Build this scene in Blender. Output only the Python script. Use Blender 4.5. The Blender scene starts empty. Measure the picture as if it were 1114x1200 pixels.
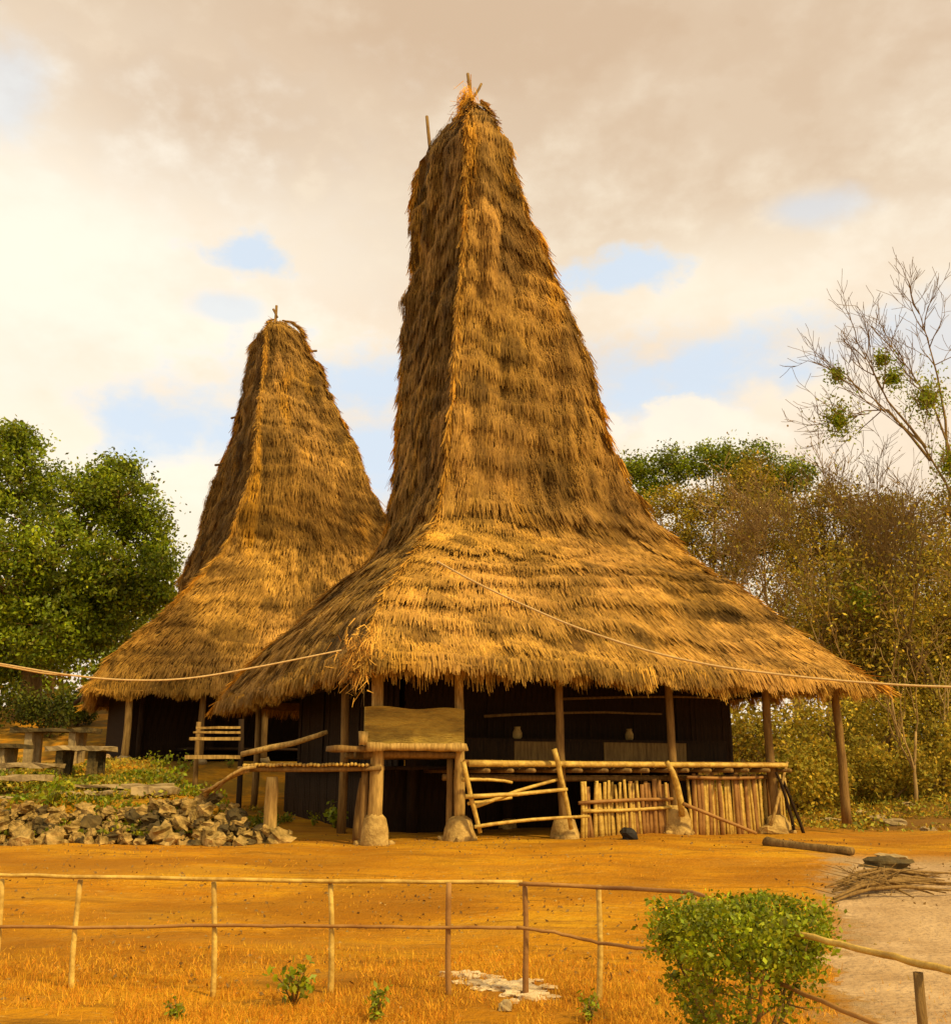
import bpy, math, random
import numpy as np
from mathutils import Vector, Matrix, noise as mnoise

random.seed(7)
rng = np.random.default_rng(7)
sc = bpy.context.scene
COL = sc.collection

# ------------------------------------------------------------------ camera
CAMZ = 1.6
FPX = 1150.0                       # focal length in pixels of a 1114 wide picture
TH = math.atan(300 / FPX)
cam_d = bpy.data.cameras.new('camera')
cam_d.sensor_fit = 'HORIZONTAL'
cam_d.sensor_width = 36
cam_d.lens = 36 * FPX / 1114
cam_d.clip_start = 0.05
cam_d.clip_end = 3000
cam = bpy.data.objects.new('camera', cam_d)
cam.location = (0, 0, CAMZ)
cam.rotation_euler = (math.pi / 2 + TH, 0, 0)
COL.objects.link(cam)
sc.camera = cam

# ------------------------------------------------------------------ light
SUN_EL = math.radians(45)
SUN_AZ = math.radians(52)          # to the right of straight behind the camera
to_sun = Vector((math.sin(SUN_AZ) * math.cos(SUN_EL), -math.cos(SUN_AZ) * math.cos(SUN_EL), math.sin(SUN_EL)))
sd = bpy.data.lights.new('sun', 'SUN')
sd.energy = 4.6
sd.angle = math.radians(6)
sd.color = (1.0, 0.75, 0.36)
so = bpy.data.objects.new('sun', sd)
so.rotation_euler = to_sun.to_track_quat('Z', 'Y').to_euler()
so.location = (20, -30, 40)
COL.objects.link(so)
sc.view_settings.view_transform = 'Standard'
sc.view_settings.look = 'None'
sc.view_settings.exposure = 0.0
sc.view_settings.gamma = 1.0
try:
    sc.cycles.max_bounces = 6
    sc.cycles.diffuse_bounces = 3
    sc.cycles.transparent_max_bounces = 6
except Exception:
    pass

def ray(px, py):
    a = (px - 557) / FPX
    b = (600 - py) / FPX
    return Vector((a, math.cos(TH) - b * math.sin(TH), math.sin(TH) + b * math.cos(TH)))

def at(px, py, Y):
    d = ray(px, py)
    return Vector((0, 0, CAMZ)) + d * (Y / d.y)

# ---- world: Nishita sky seen through broken evening cloud
world = bpy.data.worlds.new('World')
sc.world = world
world.use_nodes = True
nt = world.node_tree
nt.nodes.clear()
N = nt.nodes.new
L = nt.links.new
wout = N('ShaderNodeOutputWorld')
wbg = N('ShaderNodeBackground')
wbg.inputs['Strength'].default_value = 0.1
L(wbg.outputs[0], wout.inputs[0])
sky = N('ShaderNodeTexSky')
sky.sky_type = 'NISHITA'
sky.sun_disc = False
sky.sun_elevation = SUN_EL
sky.sun_rotation = math.pi - SUN_AZ
tc = N('ShaderNodeTexCoord')

def wmath(op, a, b=None, c=None, clamp=False):
    n = N('ShaderNodeMath')
    n.operation = op
    n.use_clamp = clamp
    for i, x in enumerate((a, b, c)):
        if x is None:
            continue
        if isinstance(x, (int, float)):
            n.inputs[i].default_value = x
        else:
            L(x, n.inputs[i])
    return n.outputs[0]

def wnoise(scale, detail=5, rough=0.55, off=(0, 0, 0), squash=2.2):
    mp = N('ShaderNodeMapping')
    mp.inputs['Scale'].default_value = (1, 1, squash)
    mp.inputs['Location'].default_value = off
    L(tc.outputs['Generated'], mp.inputs['Vector'])
    n = N('ShaderNodeTexNoise')
    n.inputs['Scale'].default_value = scale
    n.inputs['Detail'].default_value = detail
    n.inputs['Roughness'].default_value = rough
    L(mp.outputs[0], n.inputs['Vector'])
    return n.outputs['Fac']

fine = wnoise(6.0, 5, 0.5)
wisp = wnoise(16.0, 6, 0.56, (3, 1, 2), 1.5)
big = wnoise(2.2, 4, 0.5, (5, 2, 1))

def blob(px, py, rx, ry, soft=0.5, warp=0.9):
    """one cloud (or gap) : 1 inside, 0 outside, edges broken by noise"""
    d0 = ray(px, py).normalized()
    sub = N('ShaderNodeVectorMath'); sub.operation = 'SUBTRACT'
    L(tc.outputs['Generated'], sub.inputs[0]); sub.inputs[1].default_value = d0
    mul = N('ShaderNodeVectorMath'); mul.operation = 'MULTIPLY'
    L(sub.outputs[0], mul.inputs[0])
    mul.inputs[1].default_value = (FPX / rx, FPX / rx, FPX / ry)
    ln = N('ShaderNodeVectorMath'); ln.operation = 'LENGTH'
    L(mul.outputs[0], ln.inputs[0])
    w = wmath('MULTIPLY', wmath('ADD', wmath('ADD', fine, wmath('MULTIPLY', wisp, 1.3)), -1.15), warp * 2.2)
    r = wmath('ADD', ln.outputs['Value'], w)
    mr = N('ShaderNodeMapRange'); mr.interpolation_type = 'SMOOTHSTEP'
    mr.inputs['From Min'].default_value = 1 - soft
    mr.inputs['From Max'].default_value = 1 + soft
    mr.inputs['To Min'].default_value = 1
    mr.inputs['To Max'].default_value = 0
    L(r, mr.inputs['Value'])
    return mr.outputs['Result']

def wmax(lst):
    o = lst[0]
    for x in lst[1:]:
        o = wmath('MAXIMUM', o, x)
    return o

def mixc(fac, a, b):
    m = N('ShaderNodeMix'); m.data_type = 'RGBA'
    if isinstance(fac, (int, float)):
        m.inputs[0].default_value = fac
    else:
        L(fac, m.inputs[0])
    for i, x in ((6, a), (7, b)):
        if isinstance(x, tuple):
            m.inputs[i].default_value = (*x, 1)
        else:
            L(x, m.inputs[i])
    return m.outputs[2]

dark = wmax([blob(230, 140, 250, 100, 0.8, 0.9), blob(560, 10, 420, 110, 0.9, 0.6),
             wmath('MULTIPLY', blob(900, 110, 330, 110, 0.8, 0.6), 0.8),
             wmath('MULTIPLY', blob(700, -350, 1100, 420, 0.6, 0.4), 0.9)])
glow = blob(50, 305, 300, 140, 1.0, 0.8)
blue = wmax([blob(455, 455, 130, 46, 0.8, 1.3), blob(430, 540, 60, 45, 0.9, 1.2), blob(205, 500, 80, 30, 0.8, 1.3), blob(292, 300, 42, 14, 0.75, 1.9),
             wmath('MULTIPLY', blob(262, 358, 40, 14, 0.6, 0.8), 0.6),
             blob(720, 322, 50, 16, 0.75, 1.9), blob(850, 435, 150, 38, 0.8, 1.2), blob(740, 460, 60, 40, 0.9, 1.2),
             wmath('MULTIPLY', blob(945, 245, 40, 14, 0.8, 0.8), 0.6),
             wmath('MULTIPLY', blob(1100, 400, 60, 40, 0.8, 0.8), 0.6),
             wmath('MULTIPLY', blob(5, 105, 30, 40, 0.8, 0.8), 0.5)])
mrb = N('ShaderNodeMapRange'); mrb.interpolation_type = 'SMOOTHSTEP'
mrb.inputs['From Min'].default_value = 0.40; mrb.inputs['From Max'].default_value = 0.66
L(big, mrb.inputs['Value'])
cloud = mixc(mrb.outputs['Result'], (10.7, 9.35, 7.3), (9.9, 8.0, 6.0))
mrf = N('ShaderNodeMapRange')
mrf.inputs['From Min'].default_value = 0.35; mrf.inputs['From Max'].default_value = 0.7
L(fine, mrf.inputs['Value'])
cloud = mixc(wmath('MULTIPLY', mrf.outputs['Result'], 0.35), cloud, (10.6, 9.8, 8.2))
cloud = mixc(wmath('MULTIPLY', dark, .95), cloud, (6.9, 4.95, 3.3))
cloud = mixc(wmath('MULTIPLY', glow, .8), cloud, (11.2, 10.4, 8.9))
puff = wmax([blob(800, 500, 100, 30, .6, 1.3), blob(215, 545, 60, 40, .7, 1.3), blob(60, 310, 90, 50, .9, .9), blob(860, 345, 190, 40, 1.0, 1.3), blob(330, 395, 150, 30, 1.0, 1.3)])
cloud = mixc(wmath('MULTIPLY', puff, .7), cloud, (11.2, 10.2, 8.4))
skyp = mixc(0.80, sky.outputs[0], (8.2, 9.5, 10.9))
blue = wmath('MULTIPLY', blue, wmath('SUBTRACT', 1.0, wmath('MULTIPLY', blob(810, 505, 95, 28, .3, 1.3), .9)))
final = mixc(wmath('MULTIPLY', blue, 0.9), cloud, skyp)
L(final, wbg.inputs['Color'])

# ------------------------------------------------------------------ ground shape
YAW = math.radians(24)
HC = Vector((1.3, 25.0, 0))
HU = Vector((math.cos(YAW), math.sin(YAW), 0))
HV = Vector((-math.sin(YAW), math.cos(YAW), 0))

def ss(a, b, x):
    t = np.clip((x - a) / (b - a), 0, 1)
    return t * t * (3 - 2 * t)

def gz(x, y):
    x = np.asarray(x, float); y = np.asarray(y, float)
    base = 0.38 * ss(9.5, 17, y) - 0.12 * ss(3, 9, x) * ss(9, 17, y)
    right = base + 1.45 * ss(24, 40, y) + 0.03 * np.clip(y - 40, 0, 400) + 0.3 * ss(8, 13, x) * ss(22, 27, y)
    s = -((x + 3.45) * HU.x + (y - 17.3) * HU.y)
    t = (x - HC.x) * HV.x + (y - HC.y) * HV.y - 7.5
    mask = np.maximum(ss(0, 0.9, s), ss(0, 4, t) * (1 - ss(6, 16, x)))
    mask = mask * ss(17.4, 18.2, y)
    hl = 1.05 + 0.75 * ss(18, 29, y) + 0.2 * np.clip(y - 36, 0, 14) + 0.03 * np.clip(y - 50, 0, 400)
    h = right * (1 - mask) + hl * mask
    h = h + 0.025 * np.sin(x * 1.7 + 0.6 * y) * np.sin(y * 1.3 - 0.4 * x) * ss(5, 9, y)
    return h

def g(x, y):
    return float(gz(x, y))

def ground_at(px, py):
    """point where a view ray meets the ground"""
    d = ray(px, py)
    t = 3.0
    while t < 400:
        p = Vector((0, 0, CAMZ)) + d * t
        if p.z <= g(p.x, p.y):
            return p
        t += 0.03
    return p

# ------------------------------------------------------------------ materials
def mat(name, c1, c2, scale=6.0, rough=0.85, bump=0.3, bscale=None, stretch=(1, 1, 1), attr=None, spec=0.2, c3=None,
        trans=0.0, detail=6, lo=0.35, hi=0.65):
    m = bpy.data.materials.new(name)
    m.use_nodes = True
    t = m.node_tree
    b = t.nodes['Principled BSDF']
    b.inputs['Roughness'].default_value = rough
    b.inputs['Specular IOR Level'].default_value = spec
    co = t.nodes.new('ShaderNodeTexCoord')
    mp = t.nodes.new('ShaderNodeMapping')
    mp.inputs['Scale'].default_value = stretch
    t.links.new(co.outputs['Object'], mp.inputs['Vector'])
    n = t.nodes.new('ShaderNodeTexNoise')
    n.inputs['Scale'].default_value = scale
    n.inputs['Detail'].default_value = detail
    n.inputs['Roughness'].default_value = 0.62
    t.links.new(mp.outputs[0], n.inputs['Vector'])
    r = t.nodes.new('ShaderNodeValToRGB')
    r.color_ramp.elements[0].position = lo
    r.color_ramp.elements[0].color = (*c1, 1)
    r.color_ramp.elements[1].position = hi
    r.color_ramp.elements[1].color = (*c2, 1)
    if c3:
        e = r.color_ramp.elements.new(0.9)
        e.color = (*c3, 1)
    t.links.new(n.outputs['Fac'], r.inputs[0])
    colour = r.outputs[0]
    if attr:
        a = t.nodes.new('ShaderNodeAttribute')
        a.attribute_name = attr
        x = t.nodes.new('ShaderNodeMix'); x.data_type = 'RGBA'; x.blend_type = 'MULTIPLY'
        x.inputs[0].default_value = 1
        t.links.new(colour, x.inputs[6]); t.links.new(a.outputs['Color'], x.inputs[7])
        colour = x.outputs[2]
    t.links.new(colour, b.inputs['Base Color'])
    if bump:
        n2 = t.nodes.new('ShaderNodeTexNoise')
        n2.inputs['Scale'].default_value = bscale or scale * 3
        n2.inputs['Detail'].default_value = 5
        t.links.new(mp.outputs[0], n2.inputs['Vector'])
        bm_ = t.nodes.new('ShaderNodeBump')
        bm_.inputs['Strength'].default_value = bump
        bm_.inputs['Distance'].default_value = 0.05
        t.links.new(n2.outputs['Fac'], bm_.inputs['Height'])
        t.links.new(bm_.outputs[0], b.inputs['Normal'])
    if trans:
        tr = t.nodes.new('ShaderNodeBsdfTranslucent')
        t.links.new(colour, tr.inputs['Color'])
        ms = t.nodes.new('ShaderNodeMixShader'); ms.inputs[0].default_value = trans
        t.links.new(b.outputs[0], ms.inputs[1]); t.links.new(tr.outputs[0], ms.inputs[2])
        t.links.new(ms.outputs[0], t.nodes['Material Output'].inputs['Surface'])
    return m

M = {}
M['thatch_base'] = mat('thatch_base', (.10, .048, .009), (.22, .115, .02), 5, 0.95, 0.8, 30, (2.2, 2.2, .35))
M['thatch'] = mat('thatch', (.34, .182, .024), (.50, .285, .042), 3.5, 0.8, 0, attr='tone', spec=.15)
M['wood'] = mat('grey_wood', (.16, .09, .025), (.30, .18, .05), 5, 0.85, 0.5, 26, (4, 4, .5))
M['wood_pale'] = mat('pale_wood', (.24, .145, .035), (.56, .36, .10), 6, 0.8, 0.4, 22, (4, 4, .5))
M['wood_dark_and_shaded'] = mat('dark_and_shaded_wood', (.018, .010, .004), (.042, .022, .007), 5, 0.9, 0.5, 26, (4, 4, .5))  # dark wood, blackened further to paint the shade under the roofs
M['carved'] = mat('weathered_board', (.24, .155, .03), (.56, .38, .06), 2.2, 0.8, 0.9, 16, (.8, 1, 3.4), lo=.36, hi=.66)
M['bamboo'] = mat('bamboo', (.36, .21, .030), (.66, .45, .09), 7, 0.6, 0.3, 20, (1, 1, 1), spec=.35)
M['bamboo_brown'] = mat('brown_bamboo', (.22, .10, .025), (.38, .20, .05), 3, 0.65, 0.2, 14)
M['plaster'] = mat('post_base_stone', (.28, .17, .045), (.55, .37, .11), 5, 0.9, 0.7, 16)
M['stone'] = mat('rubble_stone', (.13, .085, .018), (.50, .33, .10), 5.5, 0.95, 1.0, 16, c3=(.62, .45, .20))
M['stone_dark'] = mat('dark_stone', (.045, .035, .015), (.14, .095, .03), 3, 0.95, 0.9, 12)
M['slab'] = mat('stone_slab', (.22, .16, .07), (.45, .33, .15), 2.5, 0.9, 0.6, 12)
M['bark'] = mat('bark', (.14, .085, .025), (.28, .175, .055), 5, 0.95, 0.7, 18, (2, 2, .5))
M['bark_pale'] = mat('pale_bark', (.24, .15, .05), (.42, .28, .10), 4, 0.9, 0.4, 14, (2, 2, .5))
M['leaf'] = mat('leaf_green', (.125, .17, .004), (.26, .30, .007), 1.2, 0.55, 0, attr='tone', trans=.35, spec=.3)
M['leaf_olive'] = mat('leaf_olive', (.25, .195, .014), (.43, .315, .028), .8, 0.7, 0, attr='tone', trans=.3)
M['leaf_bush'] = mat('leaf_bush', (.17, .20, .004), (.32, .35, .008), 5, 0.5, 0, attr='tone', trans=.35, spec=.3)
M['leaf_shaded'] = mat('leaf_shaded', (.05, .06, .003), (.09, .10, .005), 1.2, 0.6, 0, attr='tone', trans=.3)  # green leaf darkened to paint the shade under the big tree
M['dry_grass'] = mat('dry_grass', (.60, .28, .015), (.72, .40, .03), 2, 0.8, 0, attr='tone', trans=.25)
M['rope'] = mat('rope', (.45, .30, .12), (.60, .42, .18), 30, 0.8, 0.3)
M['black'] = mat('black_pot', (.012, .01, .008), (.035, .028, .02), 6, 0.7, 0.3)
M['ash'] = mat('pale_rubble', (.42, .29, .13), (.66, .52, .30), 5, 0.95, 0.8, 18)

# ------------------------------------------------------------------ mesh helpers
class MB:
    def __init__(s):
        s.v = []; s.f = []
    def tube(s, pts, rads, n=7, cap=True, wob=0.0):
        pts = [Vector(p) for p in pts]
        if isinstance(rads, (int, float)):
            rads = [rads] * len(pts)
        b0 = len(s.v)
        prev = None
        for i, p in enumerate(pts):
            if i == 0: d = pts[1] - p
            elif i == len(pts) - 1: d = p - pts[i - 1]
            else: d = pts[i + 1] - pts[i - 1]
            d.normalize()
            if prev is None:
                a = d.orthogonal().normalized()
            else:
                a = prev - d * prev.dot(d)
                a = a.normalized() if a.length > 1e-6 else d.orthogonal().normalized()
            prev = a
            b = d.cross(a)
            for k in range(n):
                an = 2 * math.pi * k / n
                r = rads[i] * (1 + random.uniform(-wob, wob))
                s.v.append(p + (a * math.cos(an) + b * math.sin(an)) * r)
        for i in range(len(pts) - 1):
            for k in range(n):
                k2 = (k + 1) % n
                s.f.append((b0 + i * n + k, b0 + i * n + k2, b0 + (i + 1) * n + k2, b0 + (i + 1) * n + k))
        if cap:
            s.f.append(tuple(b0 + k for k in range(n - 1, -1, -1)))
            e = b0 + (len(pts) - 1) * n
            s.f.append(tuple(e + k for k in range(n)))
        return s
    def pole(s, a, b, r, r2=None, n=7, seg=5, bend=0.0, wob=0.06, nodes=False):
        a = Vector(a); b = Vector(b)
        r2 = r if r2 is None else r2
        d = b - a
        side = Vector((random.uniform(-1, 1), random.uniform(-1, 1), random.uniform(-1, 1)))
        side -= d.normalized() * side.dot(d.normalized())
        side.normalize()
        pts = []; rr = []
        m = seg if not nodes else max(seg, int(d.length / 0.32))
        for i in range(m + 1):
            t = i / m
            pts.append(a + d * t + side * math.sin(t * math.pi) * bend + Vector([random.uniform(-1, 1) * bend * .15 for _ in range(3)]))
            q = r + (r2 - r) * t
            if nodes:
                if 0 < i < m:
                    pts[-1] = pts[-1]
                    dd = d.normalized() * 0.012
                    pts.insert(len(pts) - 1, pts[-1] - dd)
                    rr += [q, q * 1.14]
                    pts.append(pts[-1] + dd); rr.append(q)
                else:
                    rr.append(q)
            else:
                rr.append(q)
        return s.tube(pts, rr, n, True, wob)
    def box(s, c, size, rot=None, jit=0.0, div=1):
        c = Vector(c)
        R = rot or Matrix.Identity(3)
        b0 = len(s.v)
        nx = div
        for i in range(nx + 1):
            for (y, z) in ((-1, -1), (1, -1), (1, 1), (-1, 1)):
                p = Vector(((-1 + 2 * i / nx) * size[0] / 2, y * size[1] / 2, z * size[2] / 2))
                p += Vector([random.uniform(-jit, jit) for _ in range(3)])
                s.v.append(c + R @ p)
        for i in range(nx):
            for k in range(4):
                k2 = (k + 1) % 4
                s.f.append((b0 + i * 4 + k, b0 + i * 4 + k2, b0 + (i + 1) * 4 + k2, b0 + (i + 1) * 4 + k))
        s.f.append((b0 + 3, b0 + 2, b0 + 1, b0))
        e = b0 + nx * 4
        s.f.append((e, e + 1, e + 2, e + 3))
        return s
    def rock(s, c, size, seed=0, nu=9, nv=6, rough=0.28, freq=1.6, flat=0.0):
        c = Vector(c)
        b0 = len(s.v)
        rows = []
        for j in range(nv + 1):
            ph = math.pi * j / nv
            row = []
            for i in range(nu):
                if j in (0, nv) and i > 0:
                    row.append(row[0]); continue
                an = 2 * math.pi * i / nu
                d = Vector((math.sin(ph) * math.cos(an), math.sin(ph) * math.sin(an), math.cos(ph)))
                q = 1 + rough * mnoise.noise(d * freq + Vector((seed * 3.7, seed * 1.3, 5)))* 1.6
                e = Vector([math.copysign(abs(t) ** .75, t) for t in d])
                p = Vector((e.x * size[0], e.y * size[1], e.z * size[2])) * q
                row.append(len(s.v)); s.v.append(c + p)
            rows.append(row)
        for j in range(nv):
            for i in range(nu):
                i2 = (i + 1) % nu
                q = [rows[j][i], rows[j + 1][i], rows[j + 1][i2], rows[j][i2]]
                u = []
                for t in q:
                    if t not in u: u.append(t)
                if len(u) > 2: s.f.append(tuple(u))
        return s
    def mesh(s, name, m, off=(0, 0, 0), smooth=True):
        me = bpy.data.meshes.new(name)
        o = Vector(off)
        me.from_pydata([tuple(p - o) for p in s.v], [], s.f)
        if m: me.materials.append(m)
        if smooth:
            me.polygons.foreach_set('use_smooth', [True] * len(me.polygons))
        me.update()
        return me
    def build(s, name, m, parent=None, off=(0, 0, 0), smooth=True):
        o = bpy.data.objects.new(name, s.mesh(name, m, off, smooth))
        COL.objects.link(o)
        if parent: o.parent = parent
        return o

def thing(name, label, cat, loc=(0, 0, 0), rz=0.0, group=None):
    o = bpy.data.objects.new(name, None)
    o.empty_display_size = .2
    COL.objects.link(o)
    o.location = loc
    o.rotation_euler = (0, 0, rz)
    o['label'] = label; o['category'] = cat
    if group: o['group'] = group
    return o

def tag(o, label, cat, group=None, kind=None):
    o['label'] = label; o['category'] = cat
    if group: o['group'] = group
    if kind: o['kind'] = kind
    return o

def quads(name, V, m, parent=None, tone=None, kind=None, off=(0, 0, 0)):
    """V : (n,4,3) array of quads -> one mesh; tone (n,3) multiplies the colour"""
    V = np.asarray(V, np.float32) - np.asarray(off, np.float32)
    n = len(V)
    me = bpy.data.meshes.new(name)
    me.vertices.add(n * 4); me.loops.add(n * 4); me.polygons.add(n)
    me.vertices.foreach_set('co', V.reshape(-1))
    me.loops.foreach_set('vertex_index', np.arange(n * 4, dtype=np.int32))
    me.polygons.foreach_set('loop_start', np.arange(0, n * 4, 4, dtype=np.int32))
    me.polygons.foreach_set('loop_total', np.full(n, 4, np.int32))
    me.update(calc_edges=True)
    if tone is None:
        tone = np.ones((n, 3))
    at_ = me.attributes.new('tone', 'FLOAT_COLOR', 'POINT')
    c = np.ones((n * 4, 4), np.float32)
    c[:, :3] = np.repeat(tone, 4, axis=0)
    at_.data.foreach_set('color', c.reshape(-1))
    me.materials.append(m)
    o = bpy.data.objects.new(name, me)
    COL.objects.link(o)
    if parent: o.parent = parent
    if kind: o['kind'] = kind
    return o

def unit(a):
    return a / np.maximum(np.linalg.norm(a, axis=-1, keepdims=True), 1e-9)

def vnoise(P, f, seed=0.0):
    return np.array([mnoise.noise(Vector((p[0] * f + seed, p[1] * f - seed, p[2] * f + 2 * seed))) for p in P])

# smooth vectorised lattice noise
_tab = np.random.default_rng(99).random((64, 64, 64)).astype(np.float32) * 2 - 1
def fnoise(P, f=(1, 1, 1), seed=0):
    Q = np.asarray(P, float) * np.asarray(f) + seed * 7.31 + 500
    I = np.floor(Q).astype(int); F = Q - I; F = F * F * (3 - 2 * F)
    r = 0
    for dx in (0, 1):
        for dy in (0, 1):
            for dz in (0, 1):
                w = (F[..., 0] if dx else 1 - F[..., 0]) * (F[..., 1] if dy else 1 - F[..., 1]) * (F[..., 2] if dz else 1 - F[..., 2])
                r = r + w * _tab[(I[..., 0] + dx) % 64, (I[..., 1] + dy) % 64, (I[..., 2] + dz) % 64]
    return r

def leaf_quads(C, size, r=rng, droop=0.0, aspect=0.55):
    n = len(C)
    d = unit(r.normal(size=(n, 3)) - np.array([0, 0, droop]))
    a = unit(np.cross(d, r.normal(size=(n, 3))))
    s = (size * r.uniform(.6, 1.35, n))[:, None]
    w = s * aspect
    return np.stack([C - d * s * .5, C + a * w * .5, C + d * s * .5, C - a * w * .5], axis=1)

# ------------------------------------------------------------------ ground
xs = np.concatenate([-np.geomspace(500, 14, 26), np.linspace(-13.5, 14, 150), np.geomspace(14.6, 500, 26)])
ys = np.concatenate([[-40, -20, -8, -2], np.linspace(0, 12, 80), np.linspace(12.12, 30, 130), np.linspace(30.5, 60, 50), np.geomspace(62, 900, 20)])
X, Y = np.meshgrid(xs, ys)
Z = gz(X, Y)
PP = np.stack([X, Y, X * 0], -1)
near = (Y < 40)
Z = Z + near * (0.02 * fnoise(PP, (1.1, 1.1, 1), 1) + 0.012 * fnoise(PP, (3.5, 3.5, 1), 2))
nx, ny = len(xs), len(ys)
vs = np.stack([X, Y, Z], -1).reshape(-1, 3)
idx = np.arange(nx * ny).reshape(ny, nx)
fs = np.stack([idx[:-1, :-1], idx[:-1, 1:], idx[1:, 1:], idx[1:, :-1]], -1).reshape(-1, 4)
me = bpy.data.meshes.new('ground')
me.from_pydata(vs.tolist(), [], fs.tolist())
me.polygons.foreach_set('use_smooth', [True] * len(me.polygons))
gm = bpy.data.materials.new('orange_earth'); gm.use_nodes = True
t = gm.node_tree; b = t.nodes['Principled BSDF']
b.inputs['Roughness'].default_value = 0.95; b.inputs['Specular IOR Level'].default_value = 0.1
co = t.nodes.new('ShaderNodeTexCoord')
def gn(scale, detail, st=(1, 1, 1), rough=.6, loc=(0, 0, 0)):
    mp = t.nodes.new('ShaderNodeMapping'); mp.inputs['Scale'].default_value = st; mp.inputs['Location'].default_value = loc
    t.links.new(co.outputs['Object'], mp.inputs[0])
    n = t.nodes.new('ShaderNodeTexNoise'); n.inputs['Scale'].default_value = scale; n.inputs['Detail'].default_value = detail
    n.inputs['Roughness'].default_value = rough
    t.links.new(mp.outputs[0], n.inputs['Vector']); return n.outputs['Fac']
def gramp(f, stops):
    r = t.nodes.new('ShaderNodeValToRGB')
    while len(r.color_ramp.elements) < len(stops): r.color_ramp.elements.new(.5)
    for e, (p, c) in zip(r.color_ramp.elements, stops):
        e.position = p; e.color = (*c, 1)
    t.links.new(f, r.inputs[0]); return r.outputs[0]
def gmix(f, a, b_, mode='MIX'):
    m = t.nodes.new('ShaderNodeMix'); m.data_type = 'RGBA'; m.blend_type = mode
    if isinstance(f, float): m.inputs[0].default_value = f
    else: t.links.new(f, m.inputs[0])
    for i, x in ((6, a), (7, b_)):
        if isinstance(x, tuple): m.inputs[i].default_value = (*x, 1)
        else: t.links.new(x, m.inputs[i])
    return m.outputs[2]
colr = gramp(gn(.45, 5, (1, 1.6, 1)), [(.34, (.44, .172, .005)), (.5, (.58, .258, .007)), (.66, (.64, .335, .012))])
grs = gramp(gn(1.6, 6, (.5, 2.2, 1), .7), [(.52, (0, 0, 0)), (.66, (1, 1, 1))])
colr = gmix(grs, colr, (.29, .135, .008))
sp = gramp(gn(9, 6, (.6, 1.6, 1), .75), [(.56, (0, 0, 0)), (.70, (1, 1, 1))])
colr = gmix(sp, colr, (.62, .38, .08))
dk = gramp(gn(14, 5, (.5, 1.8, 1), .7, (4, 2, 0)), [(.55, (0, 0, 0)), (.72, (1, 1, 1))])
colr = gmix(dk, colr, (.26, .11, .012))
sepn = t.nodes.new('ShaderNodeSeparateXYZ'); t.links.new(co.outputs['Object'], sepn.inputs[0])
def gmr(src, a, b_):
    m = t.nodes.new('ShaderNodeMapRange'); m.interpolation_type = 'SMOOTHSTEP'
    m.inputs['From Min'].default_value = a; m.inputs['From Max'].default_value = b_; t.links.new(src, m.inputs['Value']); return m.outputs['Result']
def gmul(a, b_):
    m = t.nodes.new('ShaderNodeMath'); m.operation = 'MULTIPLY'; t.links.new(a, m.inputs[0])
    if isinstance(b_, float): m.inputs[1].default_value = b_
    else: t.links.new(b_, m.inputs[1])
    return m.outputs[0]
pt = gramp(gn(.22, 4, (1, 2.4, 1), .55, (3, 7, 0)), [(.46, (0, 0, 0)), (.60, (1, 1, 1))])
colr = gmix(gmul(pt, .75), colr, (.33, .135, .007))
tr_ = gramp(gn(.7, 6, (.35, 2.6, 1), .7, (1, 9, 0)), [(.50, (0, 0, 0)), (.60, (1, 1, 1))])
colr = gmix(gmul(tr_, .55), colr, (.40, .19, .02))
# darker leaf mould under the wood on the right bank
wx = gn(2.2, 7, (1, 1, 1), .7, (5, 5, 0))
def gma(op, a, b_):
    m = t.nodes.new('ShaderNodeMath'); m.operation = op
    for i_, x_ in ((0, a), (1, b_)):
        if isinstance(x_, (int, float)): m.inputs[i_].default_value = x_
        else: t.links.new(x_, m.inputs[i_])
    return m.outputs[0]
pth = gma('SUBTRACT', sepn.outputs['X'], gma('ADD', gma('MULTIPLY', sepn.outputs['Y'], .335), .10))
pth = gma('ADD', pth, gma('MULTIPLY', gma('SUBTRACT', wx, .5), 2.2))
pmask = gmul(gmr(pth, -.35, .30), gmr(gma('ADD', gma('MULTIPLY', sepn.outputs['Y'], -1), 15.9), -.5, .8))
colr = gmix(pmask, colr, (.42, .285, .135))
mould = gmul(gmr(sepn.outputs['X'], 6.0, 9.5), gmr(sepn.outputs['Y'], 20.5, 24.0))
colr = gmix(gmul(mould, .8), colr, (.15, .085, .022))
herb = gmul(gmr(sepn.outputs['Y'], 17.4, 18.4), gmr(gn(.8, 5, (1, 1, 1), .6, (9, 3, 0)), .42, .56))
hx = t.nodes.new('ShaderNodeMapRange'); hx.inputs['From Min'].default_value = -4.2; hx.inputs['From Max'].default_value = -5.5; t.links.new(sepn.outputs['X'], hx.inputs['Value'])
colr = gmix(gmul(gmul(herb, hx.outputs['Result']), .7), colr, (.14, .10, .018))
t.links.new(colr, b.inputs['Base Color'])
bp = t.nodes.new('ShaderNodeBump'); bp.inputs['Strength'].default_value = 1.0; bp.inputs['Distance'].default_value = .07
t.links.new(gn(12, 6, (1, 1, 1), .7), bp.inputs['Height']); t.links.new(bp.outputs[0], b.inputs['Normal'])
me.materials.append(gm)
go = bpy.data.objects.new('ground', me); COL.objects.link(go)
go['kind'] = 'structure'
_GX, _GY, _GZ = xs, ys, Z
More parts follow.
